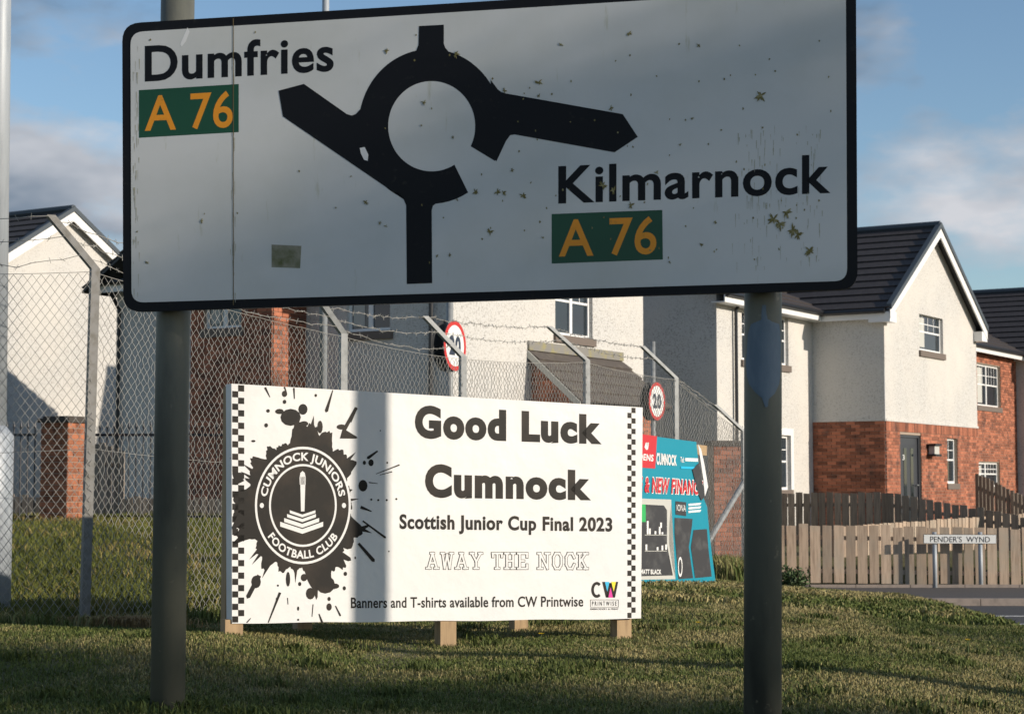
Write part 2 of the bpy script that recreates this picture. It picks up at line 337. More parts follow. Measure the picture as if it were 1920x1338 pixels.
def print_text(pl, s, q, m, parent, name='lettering', bold=0., off=.0024, shear=0., sub=None):
    v, f = text_mesh(s, bold, shear); lo = v.min(0); hi = v.max(0)
    P = [pl.px(*quadmap(q, (x - lo[0]) / (hi[0] - lo[0]), (y - lo[1]) / (hi[1] - lo[1])), off) for x, y in v]
    iv = sorted((min(v[i][0] for i in fc), max(v[i][0] for i in fc), fc) for fc in f); words = []; end = -9     # one part per word
    for x0, x1, fc in iv:
        if x0 - end > .2 - .3 * abs(shear) or not words: words.append([])
        words[-1].append(fc); end = max(end, x1)
    for w in words:
        idx = sorted({i for fc in w for i in fc}); mp_ = {i: k for k, i in enumerate(idx)}; b = MB(); b.add([P[i] for i in idx], [tuple(mp_[i] for i in fc) for fc in w]); o = b.build(name, M[m], parent)
    return o
def print_poly(pl, pts, m, parent, name, off=.003, th=0):
    from mathutils.geometry import tessellate_polygon
    P = [pl.px(x, y, off) for x, y in pts]; T = tessellate_polygon([[Vector((x, -y, 0)) for x, y in pts]])
    me = bpy.data.meshes.new(name); me.from_pydata([tuple(p) for p in P], [], [tuple(t) for t in T]); me.update()
    return link(name, me, M[m], parent)
def rr(q, r, n=6):                       # rounded quad TL TR BR BL in pixels
    out = []; m = len(q)
    for i in range(m):
        p = Vector(q[i]); a = (Vector(q[i - 1]) - p).normalized(); b = (Vector(q[(i + 1) % m]) - p).normalized()
        for k in range(n + 1):
            t = k / n; s = (1 - t) ** 2; e = t * t
            out.append(tuple(p + a * r * s + b * r * e))
    return out
# ------------------------------------------------------------------ the direction sign
YL, YR = 7.0, 6.52
A = at(232, 600, YL); B = at(1605, 600, YR)
SG = Plane((A.x, A.y), (B.x - A.x, B.y - A.y))
root = thing('direction_sign', (0, 6.75, g(0, 6.75)), 'large white roundabout direction sign with black border on two grey posts', 'sign')
b = MB(); outer = rr([(229, 44.5), (1605, -40), (1608, 542), (231, 585)], 34)
b.prism([SG.px(x, y, -.022) for x, y in outer], SG.n * .022); b.build('panel', M['black'], root)
inner = rr([(245, 61), (1586, -22), (1588.5, 526.5), (247, 567.5)], 24)
print_poly(SG, inner, 'face', root, 'sign_face', .002)
# roundabout diagram
def ell(cx, cy, rx, ry, a): return (cx + rx * math.cos(math.radians(a)), cy + ry * math.sin(math.radians(a)))
dia = MB()
n = 60; a0, a1 = 58.5, 386.5
for i in range(n):
    t0 = a0 + (a1 - a0) * i / n; t1 = a0 + (a1 - a0) * (i + 1) / n
    dia.poly([SG.px(*p, .0024) for p in (ell(807.5, 237.5, 135, 145, t0), ell(807.5, 237.5, 135, 145, t1), ell(809.7, 237, 81.6, 84.5, t1), ell(809.7, 237, 81.6, 84.5, t0))])
dia.build('roundabout_ring', M['black'], root)
for pts in ([(786, 49.5), (832.5, 47), (832.5, 83), (835, 90), (841, 97), (850, 112), (765, 116), (773, 102), (781, 95), (785, 85)],
            [(522.8, 170.4), (570.3, 157.8), (650.6, 214.3), (660, 217), (668, 214), (676, 205), (700, 250), (720, 330), (758, 372), (740, 362), (530.9, 218.8)],
            [(738, 361), (750, 360), (790, 370), (830, 370), (818.7, 381), (812, 386), (809.7, 394.5), (810.6, 530.8), (763, 532.6), (761.8, 385), (757, 374)],
            [(920, 150), (933.6, 168), (940, 173), (949.3, 175.8), (1167.8, 214.4), (1196, 257), (1152.5, 286), (965, 252.5), (957, 254), (949, 264.6), (931, 303), (915, 280), (925, 220)]):
    print_poly(SG, pts, 'black', root, 'arrow_arm', .0028)
print_text(SG, 'Dumfries', [(272, 86), (626, 66), (272, 154.5), (626, 134.5)], 'black', root, bold=.022)
print_text(SG, 'Kilmarnock', [(1047, 312), (1557, 289), (1047, 383), (1557, 363)], 'black', root, bold=.022)
for q, tq in (([(261, 169.5), (448, 158), (448, 248), (261, 258.7)], [(272, 180), (437, 170), (272, 247), (437, 240)]),
              ([(1034.5, 401.4), (1242, 393.8), (1243, 486.6), (1034.5, 494.3)], [(1048, 411.5), (1231, 405), (1048, 482.5), (1231, 477)])):
    pt = print_poly(SG, q, 'green', root, 'route_patch', .0024)
    print_text(SG, 'A 76', tq, 'amber', pt, 'route_number', bold=.012, off=.0028)
b = MB(); b.obox(SG.px(437.3, 572, 0.0031), SG.px(438.7, 572, 0.0031) - SG.px(437.3, 572, 0.0031), SG.px(437.3, 35, 0.0031) - SG.px(437.3, 572, 0.0031), SG.n * .0003); b.build('panel_seam', M['stain'], root)
print_poly(SG, [(509.5, 458.6), (565.4, 461), (563, 503), (509.5, 501)], 'moss', root, 'mossy_sticker', .0024)
print_poly(SG, [(352, 52), (356, 60), (349, 78), (341, 88), (338, 84), (345, 68)], 'pale', root, 'scrape', .0024)
print_poly(SG, [(675, 278), (684, 276), (691, 290), (690, 302), (683, 300), (677, 288)], 'pale', root, 'scrape', .0034)
def lichen(px, py, r):
    b = MB()
    for k in range(int(5 + r * .6)):
        a = random.random() * 6.28; l = r * (.5 + .6 * random.random()); w = r * .10
        ca, sa = math.cos(a), math.sin(a)
        pts = [(px - sa * w, py + ca * w), (px + ca * l * .6 - sa * w * 1.2, py + sa * l * .6 + ca * w * 1.2), (px + ca * l, py + sa * l), (px + ca * l * .6 + sa * w * 1.2, py + sa * l * .6 - ca * w * 1.2), (px + sa * w, py - ca * w)]
        b.prism([SG.px(x, y, .0022) for x, y in pts], SG.n * (.001 + .0012 * random.random()))
    b.build('lichen', M['lichen'], root)
for (px, py, r) in ((726, 96, 6), (1179, 63, 7), (1010, 155, 8), (1010, 180, 5), (795, 192, 6), (854, 103, 9), (1426, 180, 13), (1298, 222, 4), (1276, 271, 4), (960, 320, 5), (932, 361, 8), (944, 362, 7), (982, 367, 9), (891, 360, 8), (919, 434, 8), (686, 380, 6), (1130, 348, 10), (1150, 357, 9), (1232, 324, 6), (1183, 386, 8), (1342, 416, 5), (1316, 458, 5), (1450, 412, 13), (1462, 420, 14), (1474, 398, 12), (1486, 432, 14), (1496, 440, 11), (1518, 470, 12), (378, 414, 5), (857, 375, 4), (712, 418, 4), (724, 424, 4), (790, 236, 3), (850, 258, 4), (946, 170, 6), (1145, 203, 6), (1310, 85, 5), (1052, 85, 5), (276, 492, 5), (658, 331, 3), (630, 390, 3), (820, 480, 4), (844, 478, 4), (1018, 446, 4), (1255, 492, 4)): lichen(px, py, r)
for k in range(90):                                                   # specks
    px = random.uniform(255, 1570); py = random.uniform(60, 510)
    if k % 3: px = random.uniform(900, 1570)
    print_poly(SG, [(px + r_ * math.cos(a), py + 1.4 * r_ * math.sin(a)) for a, r_ in [(j * 1.05, random.uniform(.8, 2.2)) for j in range(6)]], 'lichen', root, 'speck', .0033)
b = MB()
for k in range(230):                                                  # algae run marks
    px = random.choice([random.gauss(1405, 14), random.gauss(1450, 22), random.gauss(1520, 12), random.uniform(250, 262), random.gauss(438, 2)]); py = random.uniform(235, 500) if px > 500 else random.uniform(70, 560); l = random.uniform(3, 26); w = random.uniform(.3, 1.0)
    b.poly([SG.px(x, y, .0022 + k * 1e-6) for x, y in ((px - w, py), (px + w, py), (px + w * .4, py + l), (px - w * .4, py + l))])
b.build('algae_streaks', M['algae'], root, kind='stuff')
def sign_post(px_top, px_bot, Yp, rad, top_z):
    p0 = at(px_bot, 1338, Yp); p1 = at(px_top, 20, Yp); d = (p1 - p0) / (p1.z - p0.z)
    zb = g(p0.x, p0.y) - .1; zt = top_z if top_z else p1.z + .3
    a = p0 + d * (zb - p0.z); c = p0 + d * (zt - p0.z)
    off = SG.n * -(rad + .055)
    b = MB(); b.tube([a, a.lerp(c, .5), c], rad, 28); o = b.build('post', M['post'], root, True)
    return a, c, o
pa, pc, lp = sign_post(333, 314, 7.10, .0665, None)
ra, rc, rp = sign_post(1431, 1430, 6.72, .0695, at(1431, -60, 6.6).z)
b = MB()
b.tube([pa.lerp(pc, .93), pa.lerp(pc, .938)], .071, 24); b.build('clamp_band', M['post'], root)
for (P_, px_, Yq) in ((pa, 333, 7.06), (ra, 1431, 6.68)):           # brackets behind the panel
    for py in (120, 480):
        c = SG.px(px_, py, -.024); b = MB(); b.obox(c - SG.d * .1 - K * .02, SG.d * .2, K * .04, -SG.n * .06); b.build('bracket', M['post'], root)
# blue paint daubed on the right post
b = MB(); N_ = 16; pr = []
def post_pt(px, py, rad=.0722):
    r = ray(px, py); zz_ = at(px, py, 6.65).z; ax_ = ra.lerp(rc, (zz_ - ra.z) / (rc.z - ra.z))
    # intersect the ray with the upright cylinder
    dx, dy = r.x, r.y; ox, oy = CP.x - ax_.x, CP.y - ax_.y; a_ = dx * dx + dy * dy; b_ = ox * dx + oy * dy; c_ = ox * ox + oy * oy - rad * rad
    disc = max(b_ * b_ - a_ * c_, 0); t = (-b_ - math.sqrt(disc)) / a_; return CP + r * t
rows = [(572, 1430, 1436), (584, 1428, 1437), (598, 1427, 1440), (608, 1408, 1462), (625, 1403, 1463), (650, 1400, 1464), (680, 1399, 1464), (705, 1401, 1463), (722, 1404, 1460), (736, 1415, 1452), (746, 1428, 1442), (762, 1434, 1440)]
for y, x0, x1 in rows: pr.append([post_pt(x0 + (x1 - x0) * k / 10 + random.uniform(-.8, .8), y + random.uniform(-2, 2)) for k in range(11)])
for i in range(len(pr) - 1):
    for k in range(10): b.poly([pr[i][k], pr[i][k + 1], pr[i + 1][k + 1], pr[i + 1][k]])
b.build('paint_patch', M['bluepaint'], rp, True, label='patch of smeared blue paint')
# ------------------------------------------------------------------ the white banner on its timber frame
A = at(434, 900, 9.27); B = at(1204, 900, 10.44)
BN = Plane((A.x, A.y), (B.x - A.x, B.y - A.y))
root = thing('football_banner', (BN.P(1.2, 0).x, BN.P(1.2, 0).y, g(BN.P(1.2, 0).x, BN.P(1.2, 0).y)), 'white good luck football banner stretched over a timber frame', 'banner')
sa, sb = BN.sz(434, 900)[0], BN.sz(1204, 900)[0]
# sheet: a grid with slight waves, wrapped round the frame edges
b = MB(); nu, nv = 48, 20; TL, TR, BL, BR = (434, 719), (1205, 763.5), (435, 1168), (1202, 1159)
def sheet_pt(u, v, off=0):
    x, y = quadmap((TL, TR, BL, BR), u, v); 
    if v == 0: y += .7 * math.sin(u * 23)
    return BN.px(x, y, off + .0003 * math.sin(u * 17 + v * 3))
gr = [[sheet_pt(i / nu, j / nv) for i in range(nu + 1)] for j in range(nv + 1)]
for j in range(nv):
    for i in range(nu): b.poly([gr[j][i], gr[j][i + 1], gr[j + 1][i + 1], gr[j + 1][i]])
back = -BN.n * .085
edge = [gr[0][i] for i in range(nu + 1)] + [gr[j][nu] for j in range(1, nv + 1)] + [gr[nv][i] for i in range(nu - 1, -1, -1)] + [gr[j][0] for j in range(nv - 1, 0, -1)]
for i in range(len(edge)):
    p, q = edge[i], edge[(i + 1) % len(edge)]; b.poly([p, q, q + back, p + back])
sh = b.build('sheet', M['vinyl'], root)
# print
def many(polys, m, parent, name, off):
    b = MB()
    for pts in polys: b.poly([BN.px(x, y, off) for x, y in pts])
    return b.build(name, M[m], parent)
def bq(u, v): return quadmap((TL, TR, BL, BR), u, v)
chk = []
for (xa, xb, xc, rows_) in ((435.5, 446.6, 457.8, 38), (1176.5, 1184, 1191.6, 40)):
    for r_ in range(rows_):
        x0, x1 = (xa, xb) if r_ % 2 else (xb, xc)
        def yy(x, t): u = (x - 434) / 770; return (719 + 44.5 * u) * (1 - t) + (1168 - 9 * u) * t
        t0, t1 = .004 + r_ / rows_ * .992, .004 + (r_ + 1) / rows_ * .992
        chk.append([(x0, yy(x0, t0)), (x1, yy(x1, t0)), (x1, yy(x1, t1)), (x0, yy(x0, t1))])
many(chk, 'ink', sh, 'checker_border', .0010)['kind'] = 'stuff'
# paint splat
ko = 0; cx, cy = 562, 948; spl = MB(); rs = random.Random(3)
N_ = 260
def noise1(a, k): return math.sin(a * k + k * 1.7) 
pts = []
for i in range(N_):
    a = 2 * math.pi * i / N_
    base = 1 + .10 * noise1(a, 3) + .07 * noise1(a, 7) + .05 * noise1(a, 13) + .05 * noise1(a, 23) + rs.uniform(-.03, .03)
    if rs.random() < .06: base += rs.uniform(.05, .2)
    pts.append((cx + 110 * base * math.cos(a), cy + 138 * base * math.sin(a)))
c0 = BN.px(cx, cy, .0010); P = [BN.px(max(x, 437), y, .0010) for x, y in pts]
spl.add([c0] + P, [(0, 1 + i, 1 + (i + 1) % N_) for i in range(N_)])
def drop(x, y, rx, ry, a=0, n=12):
    ca, sa_ = math.cos(a), math.sin(a); o = []
    for k in range(n):
        t = 6.2832 * k / n; px_, py_ = rx * math.cos(t), ry * math.sin(t); o.append((x + px_ * ca - py_ * sa_, y + px_ * sa_ + py_ * ca))
    global ko; ko += 1e-5; spl.poly([BN.px(p, q, .0011 + ko) for p, q in o])
for (x, y, rx, ry) in ((568, 767, 8.6, 10.3), (533.5, 738, 5, 6), (533.5, 753, 3.3, 4), (502.5, 770, 3.4, 3.4), (499, 797, 3.5, 4), (475, 826.5, 4, 2.2), (592, 741, 2.4, 3), (582, 1112, 8.5, 11), (617, 1137, 5, 7), (617, 1122, 3, 4), (647.5, 1075, 3.3, 4), (645.5, 1102, 3, 4), (562, 1094, 3, 4), (521, 1097, 2, 2), (680.5, 910, 8.5, 11), (695.5, 867, 5, 6.5), (683, 867, 3, 4), (726, 867, 1.6, 2), (696, 936, 2, 2), (709, 937, 2, 2), (725, 937, 2, 2), (743, 935, 2, 2), (713, 807, 1.2, 1.2), (729, 1033, 1.3, 1.5), (666, 1045, 1.5, 2.5), (559, 1140, 2, 4), (559, 1161, 2, 2), (519, 1123, 2, 4), (432, 858, 1, 1), (545, 782, 19, 16), (524, 771, 8, 5), (600, 800, 5, 12), (570, 794, 8, 5), (640, 800, 9, 5), (610, 1095, 18, 17), (628, 1098, 8, 5), (570, 1082, 6, 7), (480, 1090, 9, 12), (540, 1085, 4, 14), (1, 1, 1, 1)):
    if x > 400: drop(x, y, rx, ry)
def streak(x0, y0, x1, y1, w0, w1):
    dx, dy = x1 - x0, y1 - y0; l = math.hypot(dx, dy); nx, ny = -dy / l, dx / l
    global ko; ko += 1e-5; spl.poly([BN.px(x, y, .0011 + ko) for x, y in ((x0 + nx * w0, y0 + ny * w0), (x1 + nx * w1, y1 + ny * w1), (x1 + dx / l * w1, y1 + dy / l * w1), (x1 - nx * w1, y1 - ny * w1), (x0 - nx * w0, y0 - ny * w0))])
for t in ((624, 731, 612, 770, .8, 3.2), (497, 726, 506, 744, 2, .6), (533, 725, 537, 735, 1.5, .8), (551, 727, 552, 747, 1.6, .8), (668, 764, 645, 806, 3, 3.5), (708, 845, 690, 858, 1.5, 3), (749, 871, 705, 888, 1.4, .6), (735, 884, 712, 890, 1, .5), (708, 906, 692, 904, .5, 1), (680, 976, 722, 1007, 1.4, 2), (672, 1018, 700, 1050, 2.4, 3.4), (525, 1110, 503, 1166, 2.4, 1), (486, 1078, 465, 1118, 4, 4), (629, 1135, 638, 1153, 1, 1.6), (598, 1150, 604, 1166, 1, 2), (587, 1132, 585, 1155, .8, .6), (539, 1120, 540, 1132, .8, .6), (676, 950, 696, 958, 3, 1), (650, 1045, 656, 1050, 3, 1), (640, 1040, 655, 1048, 6, 4), (470, 1158, 463, 1166, .6, 1.2), (655, 790, 668, 765, 4, 2), (640, 812, 668, 820, 10, 2), (656, 1000, 690, 985, 8, 2), (450, 905, 440, 885, 9, 5), (455, 965, 438, 990, 9, 4)): streak(*t)
spl.build('paint_splat', M['ink'], sh)
# crest
def ring(cx, cy, r0, r1, m, off, name, n=64):
    b = MB()
    for i in range(n):
        t0, t1 = 6.28319 * i / n, 6.28319 * (i + 1) / n
        b.poly([BN.px(cx + rx * math.cos(t), cy + ry * math.sin(t), off) for (rx, ry), t in ((r0, t0), (r0, t1), (r1, t1), (r1, t0))])
    return b.build(name, M[m], sh)
CX, CY = 567.6, 947
ring(CX, CY, (0.01, .01), (90, 110), 'ink', .0022, 'crest_disc')
ring(CX, CY, (86, 105.5), (90, 110), 'vinyl', .0026, 'crest_ring'); ring(CX, CY, (60, 73.5), (63.5, 77.5), 'vinyl', .0026, 'crest_ring')
def arc_text(s, a_mid, span, top, name):
    v, f = text_mesh(s, .03); lo, hi = v.min(0), v.max(0); b = MB(); out = []
    for x, y in v:
        u = (x - lo[0]) / (hi[0] - lo[0]); w = (y - max(lo[1], -.02)) / (hi[1] - max(lo[1], -.02))
        a = math.radians(a_mid + (u - .5) * span * (1 if top else -1)); k = (.765 + .14 * w) if top else (.905 - .14 * w)
        out.append(BN.px(CX + 90 * k * math.cos(a), CY + 110 * k * math.sin(a), .0026))
    b.add(out, f); b.build(name, M['vinyl'], sh)
arc_text('CUMNOCK JUNIORS', -90, 158, True, 'crest_lettering'); arc_text('FOOTBALL CLUB', 90, 108, False, 'crest_lettering')
many([[(CX + s_ * 77 + 4 * math.cos(k * .7), 947 + 5 * math.sin(k * .7)) for k in range(9)] for s_ in (-1, 1)], 'vinyl', sh, 'crest_dot', .0026)
mon = [[(562.5, 893), (572.5, 893), (570.5, 958), (564, 958)], [(561.3, 895), (563, 886), (567, 882.5), (571, 886), (572.8, 895), (572.5, 908), (561.8, 908)]]
for (x0, x1, y0, h) in ((543, 591, 956, 6.5), (538, 592, 963, 7.5), (532.5, 598, 970.5, 9), (525, 605.5, 977.5, 11)):
    xm = 566.5; dy = (x1 - x0) * .17
    mon.append([(x0, y0), (xm, y0 + dy), (xm, y0 + dy + h * .8), (x0, y0 + h * .8)]); mon.append([(xm, y0 + dy), (x1, y0), (x1, y0 + h * .8), (xm, y0 + dy + h * .8)])
many(mon, 'vinyl', sh, 'crest_monument', .0026)
# wording
print_text(BN, 'Good Luck', [(778, 758.5), (1128, 777), (778, 822), (1128, 833.5)], 'ink', sh, bold=.055, off=.0012)
print_text(BN, 'Cumnock', [(797, 868.5), (1108, 881), (797, 933), (1108, 938.5)], 'ink', sh, bold=.055, off=.0012)
print_text(BN, 'Scottish Junior Cup Final 2023', [(749, 963), (1148, 969.5), (749, 999.5), (1148, 1004)], 'ink', sh, bold=.035, off=.0012)
print_text(BN, 'Banners and T-shirts available from CW Printwise', [(658, 1119), (1093.5, 1116.5), (658, 1139.5), (1093.5, 1136.5)], 'ink', sh, bold=.018, off=.0012)
# slab outline capitals: strokes in a 0..1 box
GL = {'A': [(.5, 1, .14, 0), (.5, 1, .86, 0), (.28, .36, .72, .36), (0, 0, .3, 0), (.7, 0, 1, 0), (.36, 1, .6, 1)], 'W': [(.1, 1, .28, 0), (.28, 0, .5, .9), (.5, .9, .72, 0), (.72, 0, .9, 1), (0, 1, .22, 1), (.78, 1, 1, 1)],
      'Y': [(.12, 1, .5, .45), (.88, 1, .5, .45), (.5, .45, .5, 0), (0, 1, .26, 1), (.74, 1, 1, 1), (.33, 0, .67, 0)], 'T': [(0, 1, 1, 1), (.5, 1, .5, 0), (.32, 0, .68, 0), (.03, 1, .03, .78), (.97, 1, .97, .78)],
      'H': [(.18, 0, .18, 1), (.82, 0, .82, 1), (.18, .5, .82, .5), (0, 0, .36, 0), (.64, 0, 1, 0), (0, 1, .36, 1), (.64, 1, 1, 1)], 'E': [(.2, 0, .2, 1), (0, 0, .95, 0), (0, 1, .95, 1), (.2, .5, .62, .5), (.95, 0, .95, .24), (.95, 1, .95, .76)],
      'N': [(.18, 0, .18, 1), (.82, 0, .82, 1), (.18, 1, .82, 0), (0, 0, .36, 0), (0, 1, .2, 1), (.64, 1, 1, 1)], 'O': [(.1, .25, .1, .75), (.1, .75, .3, 1), (.3, 1, .7, 1), (.7, 1, .9, .75), (.9, .75, .9, .25), (.9, .25, .7, 0), (.7, 0, .3, 0), (.3, 0, .1, .25)],
      'C': [(.1, .25, .1, .75), (.1, .75, .3, 1), (.3, 1, .7, 1), (.7, 1, .92, .72), (.92, .28, .7, 0), (.7, 0, .3, 0), (.3, 0, .1, .25)], 'K': [(.18, 0, .18, 1), (.18, .42, .8, 1), (.38, .58, .84, 0), (0, 0, .36, 0), (0, 1, .36, 1), (.62, 1, 1, 1), (.64, 0, 1, 0)]}
bo, bi = MB(), MB(); x = 797; kk_ = 0
for ch in 'AWAY THE NOCK':
    wd = 29.5 if ch in 'WANY' else 26
    if ch == ' ':
        bo.build('outline_lettering', M['ink'], sh); bi.build('outline_fill', M['vinyl'], sh); bo, bi = MB(), MB(); x += 14; continue
    for (x0, y0, x1, y1) in GL[ch]:
        p = Vector((x + 3 + (wd - 8) * x0, 1064.5 - 28 * y0 + (x - 797) * .002)); q = Vector((x + 3 + (wd - 8) * x1, 1064.5 - 28 * y1 + (x - 797) * .002))
        d = (q - p).normalized(); nn = Vector((-d.y, d.x)); kk_ += 1
        for bb, hw, of in ((bo, 2.7, .0012), (bi, 1.7, .0022)):
            e = d * hw; bb.poly([BN.px(c_.x, c_.y, of + kk_ * 8e-6) for c_ in (p - e - nn * hw, q + e - nn * hw, q + e + nn * hw, p - e + nn * hw)])
    x += wd - 2.2
bo.build('outline_lettering', M['ink'], sh); bi.build('outline_fill', M['vinyl'], sh)
# printer's logo
b = MB()
for i in range(26):
    t0, t1 = math.radians(48 + i * 10.2), math.radians(48 + (i + 1) * 10.2)
    b.poly([BN.px(1119 + rx * math.cos(t), 1105 + ry * math.sin(t), .0012) for rx, ry, t in ((10.5, 15, t0), (10.5, 15, t1), (5.5, 9.5, t1), (5.5, 9.5, t0))])
for pts in ([(1129, 1090), (1135, 1090), (1141, 1119.5), (1136, 1119.5)], [(1141, 1119.5), (1136.5, 1119.5), (1142, 1092), (1147, 1092)], [(1142, 1092), (1147, 1092), (1153, 1119.5), (1148, 1119.5)], [(1148.5, 1119.5), (1153, 1119.5), (1159, 1090), (1154, 1090)]): b.poly([BN.px(x, y, .0012) for x, y in pts])
b.build('printer_logo', M['ink'], sh)
for m_, pts in (('lblue', [(1134, 1090), (1142.5, 1090), (1138.4, 1108)]), ('yellow', [(1146, 1090), (1154.5, 1090), (1150.5, 1108)]), ('magenta', [(1144.5, 1100), (1149, 1119.5), (1140.5, 1119.5)])):
    many([pts], m_, sh, 'logo_colour', .0016)
many([[(1106.6, 1123.4), (1159.7, 1123.4), (1159.7, 1124.2), (1106.6, 1124.2)], [(1106.6, 1137), (1159.7, 1137), (1159.7, 1137.7), (1106.6, 1137.7)], [(1106.6, 1124.2), (1107.3, 1124.2), (1107.3, 1137), (1106.6, 1137)], [(1159, 1124.2), (1159.7, 1124.2), (1159.7, 1137), (1159, 1137)]], 'ink', sh, 'logo_box', .0012)
print_text(BN, 'P R I N T W I S E', [(1110, 1126.5), (1156, 1126.5), (1110, 1134.8), (1156, 1134.8)], 'ink', sh, bold=.01, off=.0012)
print_text(BN, 'EMBROIDERY & PRINT', [(1106.6, 1139.3), (1159.7, 1139.3), (1106.6, 1142.6), (1159.7, 1142.6)], 'ink', sh, bold=.01, off=.0012)
# timber legs
def leg(px, Yoff, w=.095, top=None):
    a, _ = BN.sz(px, 1180); p = BN.P(a, 0, -.004 - Yoff); zb = g(p.x, p.y) - .06
    zt = BN.sz(px, 1172)[1] + .03 if top is None else top
    b = MB(); b.obox(p - BN.d * w / 2 + K * (zb), BN.d * w, -BN.n * .075, K * (zt - zb)); b.build('leg', M['wood'], root)
for px, yo in ((440, .004), (842, .004), (1172, .004)): leg(px, yo)
leg(1098, .75, .09, BN.sz(1098, 1140)[1]); leg(672, .75, .09, BN.sz(672, 1140)[1])
for px in (1098, 672):                                     # raking struts from the back legs up to the frame
    a, _ = BN.sz(px, 1100); b = MB(); b.bar(BN.P(a, BN.sz(px, 1150)[1], -.79), BN.P(a, BN.sz(px, 900)[1], -.1), .045, .07, BN.d); b.build('strut', M['wood'], root)
zt, zb = BN.sz(434, 722)[1], g(BN.P(sa, 0).x, BN.P(sa, 0).y) - .03
b = MB(); b.obox(BN.P(sa + .006, zb, -.09), BN.d * .07, -BN.n * .07, K * (zt + .0 - zb)); b.build('frame_post', M['wood'], root)
b = MB(); b.obox(BN.P(sb - .09, g(BN.P(sb, 0).x, BN.P(sb, 0).y) + .1, -.09), BN.d * .07, -BN.n * .07, K * 1.2); b.build('frame_post', M['wood'], root)
for y0_, y1_ in ((750, 792), (1130, 1122)):
    b = MB(); b.bar(BN.px(452, y0_, -.115), BN.px(1176, y1_, -.115), .07, .045, BN.n); b.build('frame_rail', M['wood'], root)
# ------------------------------------------------------------------ the blue shop banner behind
A = at(1207, 1000, 15.6); d_ = Vector((.64, .77, 0))
BB = Plane((A.x, A.y), d_)
root = thing('shop_banner', (A.x, A.y, g(A.x, A.y)), 'torn turquoise shop banner on a timber frame behind the white banner', 'banner')
edge = [(1305.7, 828), (1308, 850), (1311, 880), (1315, 905), (1318.5, 932), (1326, 950), (1328, 975), (1331, 1005), (1335, 1040), (1341.8, 1090)]
left = [(1060, 796), (1060, 815), (1060, 850), (1060, 880), (1060, 920), (1060, 950), (1060, 985), (1060, 1020), (1060, 1060), (1060, 1107)]
b = MB(); n = 26; rowsP = []
for (lx, ly), (ex, ey) in zip(left, edge):
    rowsP.append([BB.px(lx + (ex - lx) * k / n, ly + (ey - ly) * k / n, 0) for k in range(n + 1)])
for i in range(len(rowsP) - 1):
    for k in range(n): b.poly([rowsP[i][k], rowsP[i][k + 1], rowsP[i + 1][k + 1], rowsP[i + 1][k]])
bs = b.build('sheet', M['cyan'], root, True)
def bprint(pts, m, name, off=.003, par_=None):
    bm = bmesh.new()
    def zoff(y): return off
    vs = [bm.verts.new(BB.px(x, y, zoff(y))) for x, y in pts]; fc = bm.faces.new(vs); bmesh.ops.triangulate(bm, faces=[fc])
    me = bpy.data.meshes.new(name); bm.to_mesh(me); bm.free(); return link(name, me, M[m], par_ or bs)
bprint([(1150, 806), (1231.5, 817.5), (1228, 878), (1150, 872)], 'bred', 'red_panel')
bprint([(1207.5, 838), (1210, 829), (1213, 837), (1216, 829), (1214, 842), (1211, 843)], 'white', 'emblem', .0050)
print_text(BB, 'HOWDENS', [(1168, 846), (1224.5, 852), (1168, 858), (1224.5, 865)], 'white', bs, bold=.03, off=.0050, shear=.1)
print_text(BB, 'CUMNOCK', [(1230, 848), (1268, 853), (1230, 871), (1268, 873)], 'white', bs, bold=.04, off=.0050)
print_text(BB, 'Tel:', [(1275, 856), (1282, 857), (1275, 866), (1282, 867)], 'white', bs, bold=.02, off=.0050)
[bprint([(a_, c_), (b_, c_ + 1), (b_, c_ + 7), (a_, c_ + 6)], 'white', 'text_line', .0050) for a_, b_, c_ in ((1284, 1308, 858),)]; [bprint([(a_, c_), (b_, c_ + 1), (b_, c_ + 5), (a_, c_ + 4)], 'lblue', 'text_line', .0050) for a_, b_, c_ in ((1276, 1304, 874),)]
q_ = [(1120, 885), (1318, 900), (1120, 921), (1318, 929)]
print_text(BB, 'NEW RANGE & NEW FINANCE', q_, 'white', bs, bold=.09, off=.0050, shear=.15)
print_text(BB, 'NEW RANGE & NEW FINANCE', [(x + s1, y + s2) for (x, y), s1, s2 in zip(q_, (1, -1, 1, -1), (1.5, 1.5, -1.5, -1.5))], 'bred', bs, bold=.035, off=.0065, shear=.15)
bprint([(1140, 932), (1258, 936), (1258, 945), (1254, 985), (1254, 1020), (1260, 1060), (1266, 1085), (1140, 1087)], 'blind', 'kitchen_photo')
bprint([(1140, 942), (1244, 947), (1250, 956), (1250, 985), (1250, 1020), (1256, 1060), (1261, 1078), (1140, 1081)], 'bdark', 'kitchen_photo', .0040)
bprint([(1200, 945), (1209.5, 945), (1210, 978), (1200, 978)], 'bgreen', 'green_tag', .0052)
for yy_ in (1002, 1032): bprint([(1208, yy_), (1249, yy_), (1249, yy_ + 1), (1208, yy_ + 1)], 'blind', 'shelf', .0052)
for (x_, y0_, y1_) in ((1213.5, 976, 1001), (1217.5, 990, 1001), (1228, 995, 1001), (1236, 987, 1001), (1238.5, 979, 989), (1241, 997, 1001), (1211, 1020, 1031), (1232, 1025, 1031), (1241, 1022, 1031), (1248, 1020, 1030)):
    bprint([(x_ - 1.6, y0_), (x_ + 1.6, y0_), (x_ + 1.6, y1_), (x_ - 1.6, y1_)], 'white', 'crockery', .0056)
print_text(BB, 'SUPER MATT BLACK', [(1180, 1066), (1239, 1067), (1180, 1075), (1239, 1076)], 'white', bs, bold=.03, off=.0056)
